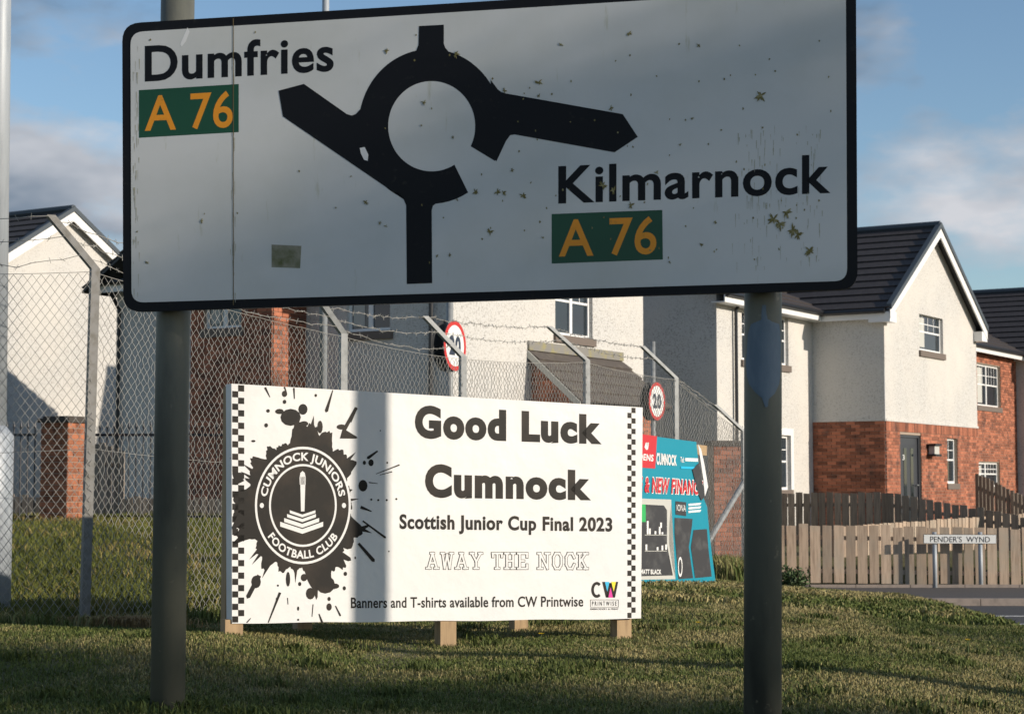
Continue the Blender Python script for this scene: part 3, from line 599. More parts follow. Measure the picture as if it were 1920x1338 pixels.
bprint([(1266, 939), (1286, 941), (1286, 967), (1266, 964)], 'bdark', 'black_panel'); print_text(BB, 'IONA', [(1268, 945), (1285, 946), (1268, 957), (1285, 958.5)], 'white', bs, off=.0056)
for k_ in range(3): bprint([(1290, 944 + k_ * 6.5), (1314, 942 + k_ * 6.5), (1312, 946 + k_ * 6.5), (1290, 948 + k_ * 6.5)], 'white', 'text_line', .0050)
bprint([(1264.5, 970), (1298, 972), (1297, 985), (1291, 1025), (1299, 1083), (1272, 1085), (1267, 1030), (1264.5, 1000)], 'bdark', 'door_photo')
bprint([(1300, 993), (1325, 991), (1328, 1030), (1334, 1080), (1303, 1083), (1295, 1025)], 'bdark', 'door_photo')
b = MB()
for k_ in range(16):
    t0, t1 = k_ * .3927, (k_ + 1) * .3927
    b.poly([BB.px(1274.5 + rx * math.cos(t), 1062 + ry * math.sin(t), .0056) for rx, ry, t in ((4.2, 19, t0), (4.2, 19, t1), (2.8, 14, t1), (2.8, 14, t0))])
b.build('round_badge', M['white'], bs)
b = MB(); b.prism([BB.px(x, y, .008) for x, y in ((1307, 832), (1313, 842), (1319, 870), (1326, 912), (1320, 930), (1317.5, 900), (1313, 870))], BB.n * .002); b.build('torn_flap', M['vinyl'], root)
b = MB(); pts_ = [(1297, 880), (1309, 868), (1316, 905), (1320, 930), (1314, 938), (1308, 925)]
b.prism([BB.px(x, y, .006) for x, y in pts_], BB.n * .0015); b.build('folded_corner', M['bdark'], root)
za = BB.sz(1330, 836)[1]; s0, s1 = BB.sz(1060, 830)[0], BB.sz(1331, 840)[0]
b = MB(); b.bar(BB.P(s0, BB.sz(1060, 818)[1], -.06), BB.P(s1, za - .04, -.06), .09, .06, BB.n); b.build('top_rail', M['wood'], root)
for px in (1070, 1322):
    a, _ = BB.sz(px, 1000); p = BB.P(a, 0, -.1); b = MB(); zb = g(p.x, p.y) - .05
    b.obox(p - BB.d * .04 + K * zb, BB.d * .08, -BB.n * .08, K * (BB.sz(px, 845)[1] - zb)); b.build('post', M['wood'], root)
# ------------------------------------------------------------------ chain link fence
FP = [(172, 503, 10.8, 1135), (640, 625, 13.46, 0), (865, 668, 15.3, 0), (1098, 675, 17.75, 0), (1265, 708, 20.1, 0), (1393, 808, 22.3, 0)]
root = thing('chain_link_fence', (FP[0][0] and at(172, 900, 10.8).x, 10.8, g(at(172, 900, 10.8).x, 10.8)), 'galvanised chain link fence with cranked posts and barbed wire on top', 'fence')
PT = []
for (px, py, Y, _) in FP:
    t = at(px, py, Y); PT.append((t, g(t.x, t.y)))
fd = Vector((.42, .906, 0)).normalized(); fn = Vector((-fd.y, fd.x, 0))       # fn points to the houses' left
tips = [(88, 402, -.10), (603, 572, 0), (793, 592, 0), (1027, 611, 0), (1202, 648, 0), (1339, 758, 0)]
ARM = []
for i, ((t, gz), (tx, ty, _)) in enumerate(zip(PT, tips)):
    b = MB(); lean = Vector(((-.02 if i == 0 else 0), 0, 0))
    # angle iron: two flanges
    foot = Vector((t.x, t.y, gz - .15)) + (Vector((at(152, 1135, 10.8).x - t.x, 0, 0)) if i == 0 else Vector((0, 0, 0)))
    top = Vector(t)
    e1 = Vector((.88, .47, 0)).normalized() * .052; e2 = Vector((-.47, .88, 0)).normalized() * .052
    b.prism([foot, foot + e1, foot + e1 + e2 * .14, foot + e1 * .14 + e2 * .14, foot + e1 * .14 + e2, foot + e2], top - foot)
    b.build('fence_post', M['steelpost' if i == 0 else 'galv'], root)
    tip = at(tx, ty, t.y - .12)
    b = MB(); d = tip - top; b.prism([top, top + e1, top + e1 + e2 * .14, top + e1 * .14 + e2 * .14, top + e1 * .14 + e2, top + e2], d); b.build('cranked_arm', M['steelpost' if i == 0 else 'galv'], root)
    ARM.append((top, tip))
# left end of the fence, out of the picture
L0 = at(-260, 498, 10.4); L0t = (L0, g(L0.x, L0.y))
LT = at(-330, 395, 10.3)
def bay(a, az, b_, bz, r=.0021, w=.074, h=.072, seed=0):
    a = Vector(a); b_ = Vector(b_); L = math.hypot(b_.x - a.x, b_.y - a.y); nc = int(L / (w / 2))
    nz = int((a.z - az) / (h / 2)); ii, kk = np.meshgrid(np.arange(nc), np.arange(nz + 1), indexing='ij')
    colx = ii + ((kk + ii) % 2); t = colx / nc
    rr_ = np.random.default_rng(seed); wob = .006 * np.sin(colx * .21 + kk * .13 + seed) + .004 * rr_.normal(size=colx.shape)
    X = a.x + (b_.x - a.x) * t; Y = a.y + (b_.y - a.y) * t; zt = a.z + (b_.z - a.z) * t - .025 - .02 * np.sin(np.pi * t); zb = az + (bz - az) * t + .02
    Z = zt - (zt - zb) * (kk / nz)
    nx, ny = -(b_.y - a.y) / L, (b_.x - a.x) / L
    side = np.where((kk % 2) == 0, 1, -1) * r * .9
    Pc = np.stack([X + nx * (wob + side), Y + ny * (wob + side), Z], -1)
    ofs = np.array([[0, 0, 1.0], [.87 * (b_.x - a.x) / L, .87 * (b_.y - a.y) / L, -.5], [-.87 * (b_.x - a.x) / L, -.87 * (b_.y - a.y) / L, -.5]])
    ofs = np.array([[nx, ny, 0], [-.5 * nx + .87 * (b_.x - a.x) / L, -.5 * ny + .87 * (b_.y - a.y) / L, 0], [-.5 * nx - .87 * (b_.x - a.x) / L, -.5 * ny - .87 * (b_.y - a.y) / L, 0]]) * r * 1.2
    Vv = Pc[:, :, None, :] + ofs[None, None]
    base = (np.arange(nc)[:, None] * (nz + 1) + np.arange(nz)[None]).reshape(-1) * 3
    q = [np.stack([base + s, base + (s + 1) % 3, base + 3 + (s + 1) % 3, base + 3 + s], 1) for s in range(3)]
    return Vv.reshape(-1, 3), np.concatenate(q, 0)
seq = [L0t] + PT
VV, FF, nb = [], [], 0
for i in range(len(seq) - 1):
    v_, f_ = bay(seq[i][0], seq[i][1], seq[i + 1][0], seq[i + 1][1], seed=i, r=.0017 + .00012 * i, w=.052 if i == 0 else .066); VV.append(v_); FF.append(f_ + nb); nb += len(v_)
# the return towards the houses behind the corner post
cor = PT[-1]; e_ = cor[0] + Vector((.42, 3.2, 0)); e_.z = cor[0].z - .1
v_, f_ = bay(cor[0], cor[1], e_, g(e_.x, e_.y), seed=9, r=.0034); VV.append(v_); FF.append(f_ + nb)
npmesh('chain_mesh', np.concatenate(VV), np.concatenate(FF), M['wire'], root, kind='stuff')
def wire(p, q, sag, name, r=.0016, barbs=True, seed=0, jit=.006):
    rs = random.Random(seed); p = Vector(p); q = Vector(q); L = (q - p).length; n = max(6, int(L / .09)); b = MB(); pts = []
    for k in range(n + 1):
        t = k / n; pts.append(p.lerp(q, t) + Vector((0, 0, -sag * 4 * t * (1 - t))) + Vector((rs.gauss(0, jit), rs.gauss(0, jit), rs.gauss(0, jit))) * (0 if k in (0, n) else 1))
    b.tube(pts, r, 4)
    if barbs:
        for k in range(1, n):
            c = pts[k]
            for j in range(2):
                v = Vector((rs.gauss(0, 1), rs.gauss(0, 1), rs.gauss(0, 1))).normalized() * .021; b.tube([c - v, c + v], r * .8, 3, False)
    return b.build(name, M['wire'], root)
AR = [(L0, LT)] + ARM
for i in range(len(AR) - 1):
    for j, f_ in enumerate((.97, .6, .25)):
        if i >= 3 and j == 2: continue
        wire(AR[i][0].lerp(AR[i][1], f_), AR[i + 1][0].lerp(AR[i + 1][1], f_), .03 + .02 * j, 'barbed_wire', seed=i * 5 + j, r=.0022 + .0003 * i)
    a, c = seq[i], seq[i + 1]
    wire(a[0] - K * .02, c[0] - K * .02, .02, 'line_wire', r=.0018 + .0003 * i, barbs=False, jit=.001)
    if i < 3: wire(a[0].lerp(Vector((a[0].x, a[0].y, a[1])), .5), c[0].lerp(Vector((c[0].x, c[0].y, c[1])), .5), .03, 'line_wire', r=.0016, barbs=False, jit=.001)
b = MB(); p0 = at(1394, 905, 22.25); p1 = at(1335, 1003, 21.3); p1 = p0 + (p1 - p0) * 1.0
dn = (p1 - p0); gz = g(p1.x, p1.y); p2 = p0 + dn * ((gz - .05 - p0.z) / dn.z); b.tube([p0, p2], .035, 10); b.build('raking_strut', M['galv'], root)
# ------------------------------------------------------------------ lamp columns
def lamp_column(x, y, r0, r1, H, base_h, base_r, label, name='lamp_column', arm=True):
    gz = g(x, y); rt = thing(name, (x, y, gz), label, 'lamp post', 'street lamp columns')
    b = MB(); b.tube([(x, y, gz - .1), (x, y, gz + base_h), (x, y, gz + base_h + .06)], [base_r, base_r, r0], 20); bo_ = b.build('base', M['lamp'], rt, True)
    b = MB(); b.obox((x - .045, y - base_r - .002, gz + .35), (.09, 0, 0), (0, .01, 0), (0, 0, .5)); b.build('door', M['lamp'], bo_)
    b = MB(); b.tube([(x, y, gz + base_h + .05), (x, y, gz + H)], [r0, r1], 20); b.build('column', M['lamp'], rt, True)
    b = MB(); b.tube([(x, y, gz + H - .03), (x + .1, y - .3, gz + H + .1), (x + .35, y - 1.0, gz + H + .2)], r1 * .8, 10); b.build('arm', M['lamp'], rt)
    b = MB(); c = Vector((x + .42, y - 1.2, gz + H + .2)); b.tube([c + Vector((-.1, .25, -.02)), c, c + Vector((.12, -.35, .0))], [.06, .12, .05], 10); b.build('lantern', M['signback'], rt, True)
p = at(-22, 1000, 11.6); lamp_column(p.x, p.y, .10, .06, 6.2, 1.17, .147, 'pale grey lamp column with wide base beside the cranked fence post')
p = at(605, 800, 28); lamp_column(p.x, p.y, .066, .05, 12, .9, .085, 'slim galvanised lamp column behind the fence by the brick house corner')
q = 8.52; s_ = .3; lamp_column(q * .403 + s_ * .915, q * .915 - s_ * .403, .085, .07, 6.5, .9, .1, 'lamp column on the verge edge shading the white banner')
# ------------------------------------------------------------------ twenty signs
def twenty(px, py, Y, hh, pole_top, label, rot):
    c = at(px, py, Y); R_ = hh / 2 * Y / F; gz = g(c.x, c.y)
    rt = thing('speed_limit_sign', (c.x, c.y, gz), label, 'road sign', 'twenty zone signs')
    n = Vector((math.sin(rot), -math.cos(rot), 0)); d = Vector((math.cos(rot), math.sin(rot), 0))
    def disc(r0, r1, off, th, name, m, par_=rt):
        b = MB()
        if r0 == 0: b.prism([c + n * off + (d * math.cos(k * .19635) + K * math.sin(k * .19635)) * r1 for k in range(32)], n * th)
        else:
            for k in range(32):
                P4 = [c + n * off + (d * math.cos(a) + K * math.sin(a)) * r for r, a in ((r0, k * .19635), (r1, k * .19635), (r1, (k + 1) * .19635), (r0, (k + 1) * .19635))]; b.poly(P4)
        return b.build(name, M[m], par_)
    disc(0, R_, 0, .006, 'plate', 'signback'); disc(0, R_ * .99, .007, .001, 'white_face', 'white'); disc(R_ * .81, R_ * .99, .0095, 0, 'red_ring', 'red')
    v, f = text_mesh('20', .05); lo, hi = v.min(0), v.max(0); b = MB()
    b.add([c + n * .0105 + d * ((x - lo[0]) / (hi[0] - lo[0]) - .5) * R_ * 1.02 + K * ((y - lo[1]) / (hi[1] - lo[1]) - .5) * R_ * .78 for x, y in v], f); b.build('numerals', M['navy'], rt)
    # the sign facing the other way on the same pole
    c2 = c - n * .13 - d * .02; sv = c; 
    b = MB(); b.prism([c2 + (d * math.cos(k * .19635) + K * math.sin(k * .19635)) * R_ for k in range(32)], n * .006); b.build('rear_plate', M['signback'], rt)
    b = MB(); pc_ = c - n * .06; zt = at(px, pole_top, Y).z; b.tube([(pc_.x, pc_.y, gz - .1), (pc_.x, pc_.y, zt)], .04, 14); b.build('pole', M['galv'], rt, True)
twenty(852, 648, 21.2, 96, 520, 'red ringed 20 sign in front of the cream gable wall', 1.15)
twenty(1231, 752, 28.2, 72, 640, 'red ringed 20 sign above the torn turquoise banner', 1.05)
# ------------------------------------------------------------------ street name plate
c = at(1799, 1010, 30.60); PN = Plane((c.x, c.y), (1, .03))
rt = thing('street_name_sign', (c.x, c.y, ROAD + .1), "white street name plate reading Pender's Wynd on two grey posts", 'sign')
b = MB(); q_ = [(1731.5, 1001), (1868.5, 1001.5), (1868.5, 1019), (1731.5, 1018.5)]; b.prism([PN.px(x, y, -.015) for x, y in q_], PN.n * .015); pl_ = b.build('plate', M['black'], rt)
print_poly(PN, [(1732.3, 1001.8), (1867.7, 1002.3), (1867.7, 1018.2), (1732.3, 1017.7)], 'white', pl_, 'plate_face', .002)
print_text(PN, "PENDER'S  WYND", [(1744, 1004.8), (1856, 1005.3), (1744, 1015.6), (1856, 1016)], 'black', pl_, off=.004)
for px in (1754, 1840):
    p = PN.px(px, 1050, -.05); b = MB(); b.tube([(p.x, p.y, ROAD - .1), (p.x, p.y, PN.sz(px, 997)[1])], .037, 14); b.build('post', M['lamp'], rt, True)
# ------------------------------------------------------------------ timber fences
def board_fence(name, label, pa_, pb_, pitch, bw, m, post_every=9, jit=.012, rails=(.22, .8), shape=0):
    """pa_, pb_: (top point, height) at both ends"""
    (A_, ha), (B_, hb) = pa_, pb_; A_ = Vector(A_); B_ = Vector(B_); d = Vector((B_.x - A_.x, B_.y - A_.y, 0)); L = d.length; d /= L; nn = Vector((d.y, -d.x, 0)); n = int(L / pitch)
    rt = thing(name, (A_.x, A_.y, A_.z - ha), label, 'fence')
    for i in range(n + 1):
        t = i / n; p = A_.lerp(B_, t); h = ha + (hb - ha) * t; w = bw * random.uniform(.93, 1.05); top = p.z + random.gauss(0, jit); bot = p.z - h + random.gauss(0, .012)
        b = MB(); tl = random.gauss(0, .006)
        o_ = Vector((p.x, p.y, 0)) - d * w / 2 + nn * random.uniform(0, .006)
        b.prism([o_ + K * bot, o_ + d * w + K * bot, o_ + d * (w + tl) + K * (top - random.uniform(0, .012)), o_ + d * tl + K * top], -nn * .02); b.build('board', M[m], rt)
    for f_ in rails:
        b = MB(); b.bar(Vector((A_.x, A_.y, A_.z - ha * f_)) - nn * .045, Vector((B_.x, B_.y, B_.z - hb * f_)) - nn * .045, .07, .04, nn); b.build('rail', M[m], rt)
    for i in range(0, n + 1, post_every):
        t = i / n; p = A_.lerp(B_, t); h = ha + (hb - ha) * t; b = MB(); gz = min(p.z - h, g(p.x, p.y)) - .1
        b.obox(Vector((p.x, p.y, gz)) - d * .04 - nn * .15, d * .08, nn * .08, K * (p.z - .06 - gz)); b.build('fence_post', M[m], rt)
    return rt
board_fence('garden_fence', 'light bare timber fence of wide boards behind the street name plate', (at(1440, 982, 30.85), .97), (at(2080, 992.5, 30.85), .97), .196, .166, 'woodlight')
board_fence('garden_fence', 'light timber fence receding uphill behind the street name plate fence', (at(1575, 986, 32.2), .9), (at(2000, 957, 38.5), .9), .135, .115, 'woodlight', jit=.006)
board_fence('garden_fence', 'shade-darkened timber fence in front of the brick and roughcast house', (at(1455, 925, 38.3), 1.1), (at(1660, 922.5, 37), 1.1), .165, .146, 'wooddark')
board_fence('garden_fence', 'shade-darkened timber fence stepping down to the right of the house door', (at(1668, 924, 36.9), 1.1), (at(1985, 978, 35.0), 1.0), .165, .146, 'wooddark')
board_fence('garden_fence', 'dark timber fence with sloping top below the far brick wall', (at(1831, 888, 41), 1.3), (at(1960, 948, 38.5), 1.0), .15, .125, 'wooddark')
board_fence('garden_fence', 'grey timber fence behind the black railings and brick pillar', (at(168, 833, 27.6), 1.3), (at(229, 838, 27.3), 1.3), .11, .098, 'wooddark', jit=.03)
board_fence('garden_fence', 'low grey timber fence behind railings below the brick house', (at(232, 931, 27.2), .55), (at(420, 935, 26.6), .5), .11, .098, 'woodlight', jit=.02)
board_fence('garden_fence', 'grey timber fence left of the brick pillar behind railings', (at(-30, 925, 27.9), .7), (at(72, 930, 27.6), .6), .11, .098, 'wooddark', jit=.03)
# ------------------------------------------------------------------ railings and brick pillar
rt = thing('railings', (at(100, 975, 25).x, 25, at(100, 975, 25).z), 'black spear topped steel railings behind the chain link fence', 'railings')
def railing(pxa, pxb, Ya, Yb):
    n = int((pxb - pxa) / 13.2)
    for i in range(n + 1):
        t = i / n; px = pxa + (pxb - pxa) * t; Y = Ya + (Yb - Ya) * t; top = at(px, 803, Y); bot = at(px, 978, Y); gz = min(g(top.x, Y), bot.z) - .05; x = top.x; b = MB()
        b.tube([(x, Y, gz), (x, Y, top.z)], .010, 6); b.tube([(x, Y, top.z), (x, Y, top.z + .02), (x, Y, top.z + .11)], [.008, .02, .001], 6); b.build('bar', M['railing'], rt)
    for py in (815, 968):
        b = MB(); b.bar(at(pxa - 3, py, Ya), at(pxb + 3, py, Yb), .035, .012, (0, 1, 0)); b.build('rail', M['railing'], rt)
railing(-40, 66, 25.4, 24.8); railing(160, 420, 24.8, 24.0)
def brick_pile(rt, O, ax, ay, wx, wy, z0, nc, m, ch=.075, bl=.225, bh=.065):
    """solid pillar of bricks laid in courses round the four sides"""
    me = bpy.data.meshes.new('brick'); bm = bmesh.new(); bmesh.ops.create_cube(bm, size=1); bmesh.ops.bevel(bm, geom=bm.edges[:], offset=.02, segments=1, affect='EDGES'); bm.to_mesh(me); bm.free(); me.materials.append(M[m])
    def put(c, dx, L, dpt):
        o = bpy.data.objects.new('brick', me); COL.objects.link(o); o.parent = rt; o.matrix_parent_inverse = Matrix.Translation(-rt.location) if rt.type == 'EMPTY' else Matrix()
        o.location = c; o.rotation_euler = (0, 0, math.atan2(dx.y, dx.x)); o.scale = (L - .01, dpt, bh)
    for k in range(nc):
        z = z0 + (k + .5) * ch
        for (P0, d, w_, nrm) in ((O, ax, wx, -ay), (O + ax * wx, ay, wy, ax), (O + ax * wx + ay * wy, -ax, wx, ay), (O + ay * wy, -ay, wy, -ax)):
            s = 0 if k % 2 else .1125; 
            cuts = [0] + [v for v in np.arange(bl if k % 2 else bl / 2, w_ - .05, bl)] + [w_ - (.103 if False else 0)]
            for a_, b_ in zip(cuts[:-1], cuts[1:]):
                put(P0 + d * ((a_ + b_) / 2) - nrm * .05 + K * z + nrm * random.uniform(-.002, .003), d, b_ - a_, .1)
p0 = at(125, 985, 24.0); ax_ = Vector((-.902, .43, 0)).normalized(); ay_ = Vector((.43, .902, 0)).normalized()
gz = g(p0.x, p0.y); zt = at(125, 786, 24).z
rt = thing('brick_pillar', (p0.x, p0.y, gz), 'weathered red brick gate pillar with stone cap beside black railings', 'pillar')
nc = int((zt - gz) / .075); ww = .46
b = MB(); b.obox(p0 + ax_ * .012 + ay_ * .012 + K * (gz - .1 - p0.z), ax_ * (ww - .024), ay_ * (ww - .024), K * (nc * .075 + .1)); b.build('mortar_core', M['mortar'], rt)
brick_pile(rt, Vector((p0.x, p0.y, 0)) + ax_ * ww, -ax_, ay_, ww, ww, gz, nc, 'oldbrick')
b = MB(); cz = gz + nc * .075; cO = Vector((p0.x, p0.y, cz)) - ax_ * .035 - ay_ * .035
b.obox(cO, ax_ * (ww + .07), ay_ * (ww + .07), K * .055); b.obox(cO + (ax_ + ay_) * .05 + K * .055, ax_ * (ww - .03), ay_ * (ww - .03), K * .03); b.build('cap', M['stone'], rt)
# ------------------------------------------------------------------ houses
U = Vector((.53, .848, 0)).normalized(); NF = Vector((.848, -.53, 0)).normalized(); VB = -NF
bm = bmesh.new(); bmesh.ops.create_cube(bm, size=1); BRICK = bpy.data.meshes.new('brick'); bm.to_mesh(BRICK); bm.free(); BRICK.materials.append(M['brick'])
def wall(rt, w, s0, s1, z0, z1, ops, m, name='wall', gable=None, depth=.11):
    b = MB(); ss = sorted({s0, s1} | {v for o in ops for v in o[:2] if s0 < v < s1}); zs = sorted({z0, z1} | {v for o in ops for v in o[2:4] if z0 < v < z1})
    for i in range(len(ss) - 1):
        for j in range(len(zs) - 1):
            cs, cz = (ss[i] + ss[i + 1]) / 2, (zs[j] + zs[j + 1]) / 2
            if any(o[0] < cs < o[1] and o[2] < cz < o[3] for o in ops): continue
            b.poly([w.P(ss[i], zs[j]), w.P(ss[i + 1], zs[j]), w.P(ss[i + 1], zs[j + 1]), w.P(ss[i], zs[j + 1])])
    for o in ops:
        a0, a1, c0, c1 = o[:4]
        for p, q in (((a0, c0), (a1, c0)), ((a1, c0), (a1, c1)), ((a1, c1), (a0, c1)), ((a0, c1), (a0, c0))):
            b.poly([w.P(*p), w.P(*q), w.P(q[0], q[1], -depth), w.P(p[0], p[1], -depth)])
    if gable: b.poly([w.P(s0, z1), w.P(s1, z1), w.P(gable[0], gable[1])])
    return b.build(name, M[m], rt)
def window(rt, w, a0, a1, c0, c1, lights=2, bars=True, sill=True, blind=False, depth=.07, surround=None):
    fw = .055; b = MB(); d0, d1 = -depth - .05, -depth
    for (x0, x1, y0, y1) in ((a0, a1, c0, c0 + fw), (a0, a1, c1 - fw, c1), (a0, a0 + fw, c0 + fw, c1 - fw), (a1 - fw, a1, c0 + fw, c1 - fw)): b.wbox(w, x0, x1, y0, y1, d0, d1)
    for k in range(1, lights):
        x = a0 + (a1 - a0) * k / lights; b.wbox(w, x - .045, x + .045, c0 + fw, c1 - fw, d0, d1)
    ob = b.build('window', M['upvc'], rt); gb = MB()
    for k in range(lights):
        x0 = a0 + (a1 - a0) * k / lights + .045; x1 = a0 + (a1 - a0) * (k + 1) / lights - .045
        pb = MB(); pb.wbox(w, x0, x1, c0 + fw, c1 - fw, -depth - .035, -depth - .025); pb.build('pane', M['glass'], ob)
        if bars:
            zm = c0 + (c1 - c0) * .52; gb.wbox(w, x0, x1, zm - .02, zm + .02, -depth - .03, -depth - .012)
            for f_ in (.25, .5, .75) if (x1 - x0) > .8 else (.5,):
                gb.wbox(w, x0 + (x1 - x0) * f_ - .01, x0 + (x1 - x0) * f_ + .01, zm + .02, c1 - fw, -depth - .024, -depth - .016)
            zq = (zm + c1 - fw) / 2; gb.wbox(w, x0, x1, zq - .01, zq + .01, -depth - .0235, -depth - .0165)
    if bars: gb.build('glazing_bars', M['upvc'], ob)
    if blind:
        pb = MB(); pb.wbox(w, a0 + .08, a0 + (a1 - a0) * .35, c0 + .1, c1 - .1, -depth - .024, -depth - .018); pb.build('curtain', M['blind'], ob)
    if sill: sb = MB(); sb.wbox(w, a0 - .06, a1 + .06, c0 - .14, c0 - .002, -.1, .05); sb.build('sill', M['sill'], ob)
    if surround:
        sb = MB()
        for (x0, x1, y0, y1) in ((a0 - .15, a0 - .002, c0, c1 + .15), (a1 + .002, a1 + .15, c0, c1 + .15), (a0 - .001, a1 + .001, c1 + .002, c1 + .15)): sb.wbox(w, x0, x1, y0, y1, -.02, .02)
        sb.build('surround', M['white'], ob)
    return ob
def bricks(parent, faces, limit=300, soldier=None):
    """faces: (plane, s0, s1, z0, z1, openings). Nearest bricks are objects, the rest one mesh."""
    L_ = []
    for (w, s0, s1, z0, z1, ops) in faces:
        nr = int(round((z1 - z0) / .075)); 
        for r_ in range(nr):
            z = z0 + (r_ + .5) * (z1 - z0) / nr; x = s0 - (.1125 if r_ % 2 else 0)
            while x < s1:
                a, c = max(x, s0), min(x + .225, s1)
                segs = [(a, c)]
                for o in ops:
                    if o[2] - .02 < z < o[3] + .02:
                        ns = []
                        for (p, q) in segs:
                            if q <= o[0] or p >= o[1]: ns.append((p, q))
                            else:
                                if p < o[0]: ns.append((p, o[0]))
                                if q > o[1]: ns.append((o[1], q))
                        segs = ns
                for (p, q) in segs:
                    if q - p > .03: L_.append((w, (p + q) / 2, z, q - p - .01))
                x += .225
    L_.sort(key=lambda e: (e[0].P(e[1], e[2]) - CP).length)
    for (w, s, z, l) in L_[:limit]:
        o = bpy.data.objects.new('brick', BRICK); COL.objects.link(o); o.parent = parent
        o.location = w.P(s, z, .004 + random.uniform(-.002, .003)); o.rotation_euler = (0, 0, math.atan2(w.d.y, w.d.x)); o.scale = (l, .03, .065)
    if len(L_) > limit:
        b = MB()
        for (w, s, z, l) in L_[limit:]:
            e = random.uniform(-.002, .003); b.wbox(w, s - l / 2, s + l / 2, z - .0325, z + .0325, -.011 + e, .019 + e)
        b.build('bricks', M['bricks'], parent, kind='stuff')
def tile_slope(roof, e0, e1, r0, r1, m='tile', course=.33, name='tile_course'):
    e0, e1, r0, r1 = map(Vector, (e0, e1, r0, r1)); n = max(2, int(((r0 - e0).length) / course)); nrm = (e1 - e0).cross(r0 - e0).normalized()
    if nrm.z < 0: nrm = -nrm
    for k in range(n):
        t0, t1 = k / n, min(1, (k + 1.12) / n); b = MB()
        a, b_, c, d = e0.lerp(r0, t0), e1.lerp(r1, t0), e1.lerp(r1, t1), e0.lerp(r0, t1)
        a = a + nrm * .035; b_ = b_ + nrm * .035
        b.prism([a, b_, c, d], -nrm * .03); b.build(name, M[m], roof)
def gable_roof(rt, apex, back, half, pitch, L, over=.25, m='tile', barge=True, eaves=.3):
    """apex: front apex of the wall; back: ridge direction; half: half width along U"""
    apex = Vector(apex); back = Vector(back).normalized(); side = U if abs(back.dot(U)) < .5 else VB
    f0 = apex - back * over + K * .06; f1 = apex + back * (L + .2) + K * .06; h2 = half + eaves
    b = MB(); b.tube([f0 + K * .05, f1 + K * .05], .08, 8); roof = b.build('roof', M['verge'], rt)
    for s in (-1, 1):
        dn = side * s * h2 - K * h2 * pitch; tile_slope(roof, f0 + dn, f1 + dn, f0, f1, m)
        b = MB(); b.prism([f0 - K * .03, f1 - K * .03, f1 + dn - K * .03, f0 + dn - K * .03], -K * .05); b.build('roof_deck', M['gutter'], roof)
        if barge:
            fo = f0 - back * .012; b = MB(); b.prism([fo - K * .02, fo + dn - K * .02, fo + dn - K * .24, fo - K * .26], back * .03); b.build('bargeboard', M['upvc'], rt)
            b = MB(); b.prism([fo - back * .03 + K * .09, fo - back * .03 + dn + K * .09, fo - back * .03 + dn - K * .03, fo - back * .03 - K * .03], back * .12); b.build('verge_trim', M['verge'], rt)
            eb = f0 + dn; b = MB(); b.obox(eb - side * s * .42 - K * .3, side * s * .42, back * .5, K * .24); b.build('box_end', M['upvc'], rt)
        ea, eb = f0 + dn, f1 + dn
        b = MB(); b.bar(ea - K * .13 - side * s * .03 + back * .3, eb - K * .13 - side * s * .03, .2, .025, side); b.build('fascia', M['upvc'], rt)
        b = MB(); b.obox(ea - K * .2 - side * s * .3 + back * .3, eb - ea - back * .3, side * s * .28, K * .015); b.build('soffit', M['upvc'], rt)
        b = MB(); b.tube([ea - K * .06 + side * s * .05 + back * .1, eb - K * .06 + side * s * .05], .055, 8); b.build('gutter', M['gutter'], rt)
    return roof
def downpipe(rt, w, s, z0, z1):
    b = MB(); b.tube([w.P(s, z1, .3), w.P(s, z1 - .12, .28), w.P(s, z1 - .4, .07), w.P(s, z0, .07)], .036, 8); b.build('downpipe', M['gutter'], rt)
def R(w, x0, y0, x1, y1, xr=None):        # pixel rectangle to wall rectangle
    a, b_ = w.sz(x0, (y0 + y1) / 2)[0], w.sz(x1, (y0 + y1) / 2)[0]; xm = (x0 + x1) / 2; return (a, b_, w.sz(xm, y1)[1], w.sz(xm, y0)[1])
def zr(z): return z + E
# --- the right-hand house: main body with a projecting gabled wing
c1 = Vector((8.235, 40.0, 0)); sc1 = Vector((6.784, 40.89, 0)); c0 = Vector((4.153, 36.68, 0))
GZ, EV, BRK = zr(-1.3), zr(3.92), zr(1.385)
rt = thing('semi_detached_house', (c1.x, c1.y, GZ), 'roughcast and red brick house with a projecting gable and grey front door', 'house', 'estate houses')
wF = Plane(c1, U, NF); wS = Plane(sc1, NF, -U); wR = Plane(c0, U, NF); wL = Plane(c0 + VB * 8, NF, -U)
GW = 6.5
gw = R(wF, 1724, 590, 1768, 660); dr = R(wF, 1687.5, 815, 1727, 1000); kw = R(wF, 1775, 821, 1794.5, 906); dr = (dr[0], dr[1], GZ + .25, dr[3])
apz = EV + GW / 2 * .64
up = wall(rt, wF, 0, GW, BRK, EV, [gw], 'render', 'roughcast_wall', (GW / 2, apz))
wall(rt, wS, 0, 1.703, BRK, EV, [], 'render', 'roughcast_wall')
lo_ = wall(rt, wF, 0, GW, GZ - .4, BRK, [dr, kw], 'mortar', 'brick_wall'); 
b = MB(); b.wbox(wF, -.002, GW, BRK - .02, BRK + .03, -.01, .03); b.wbox(wS, 0, 1.72, BRK - .02, BRK + .03, -.01, .028); b.build('bellcast_bead', M['render'], rt)
lo2 = wall(rt, wS, 0, 1.703, GZ - .4, BRK, [], 'mortar', 'brick_wall')
bricks(lo_, [(wF, 0, GW, GZ, BRK - .24, [dr, kw]), (wF, 0, GW, BRK - .24, BRK - .02, [])][:1], 300)
b = MB()
for k in range(int(GW / .075)): b.wbox(wF, k * .075 + .005, k * .075 + .07, BRK - .235, BRK - .025, -.01, .021)
b.build('soldier_course', M['bricks'], lo_, kind='stuff')
bricks(lo2, [(wS, 0, 1.703, GZ, BRK - .02, [])], 300)
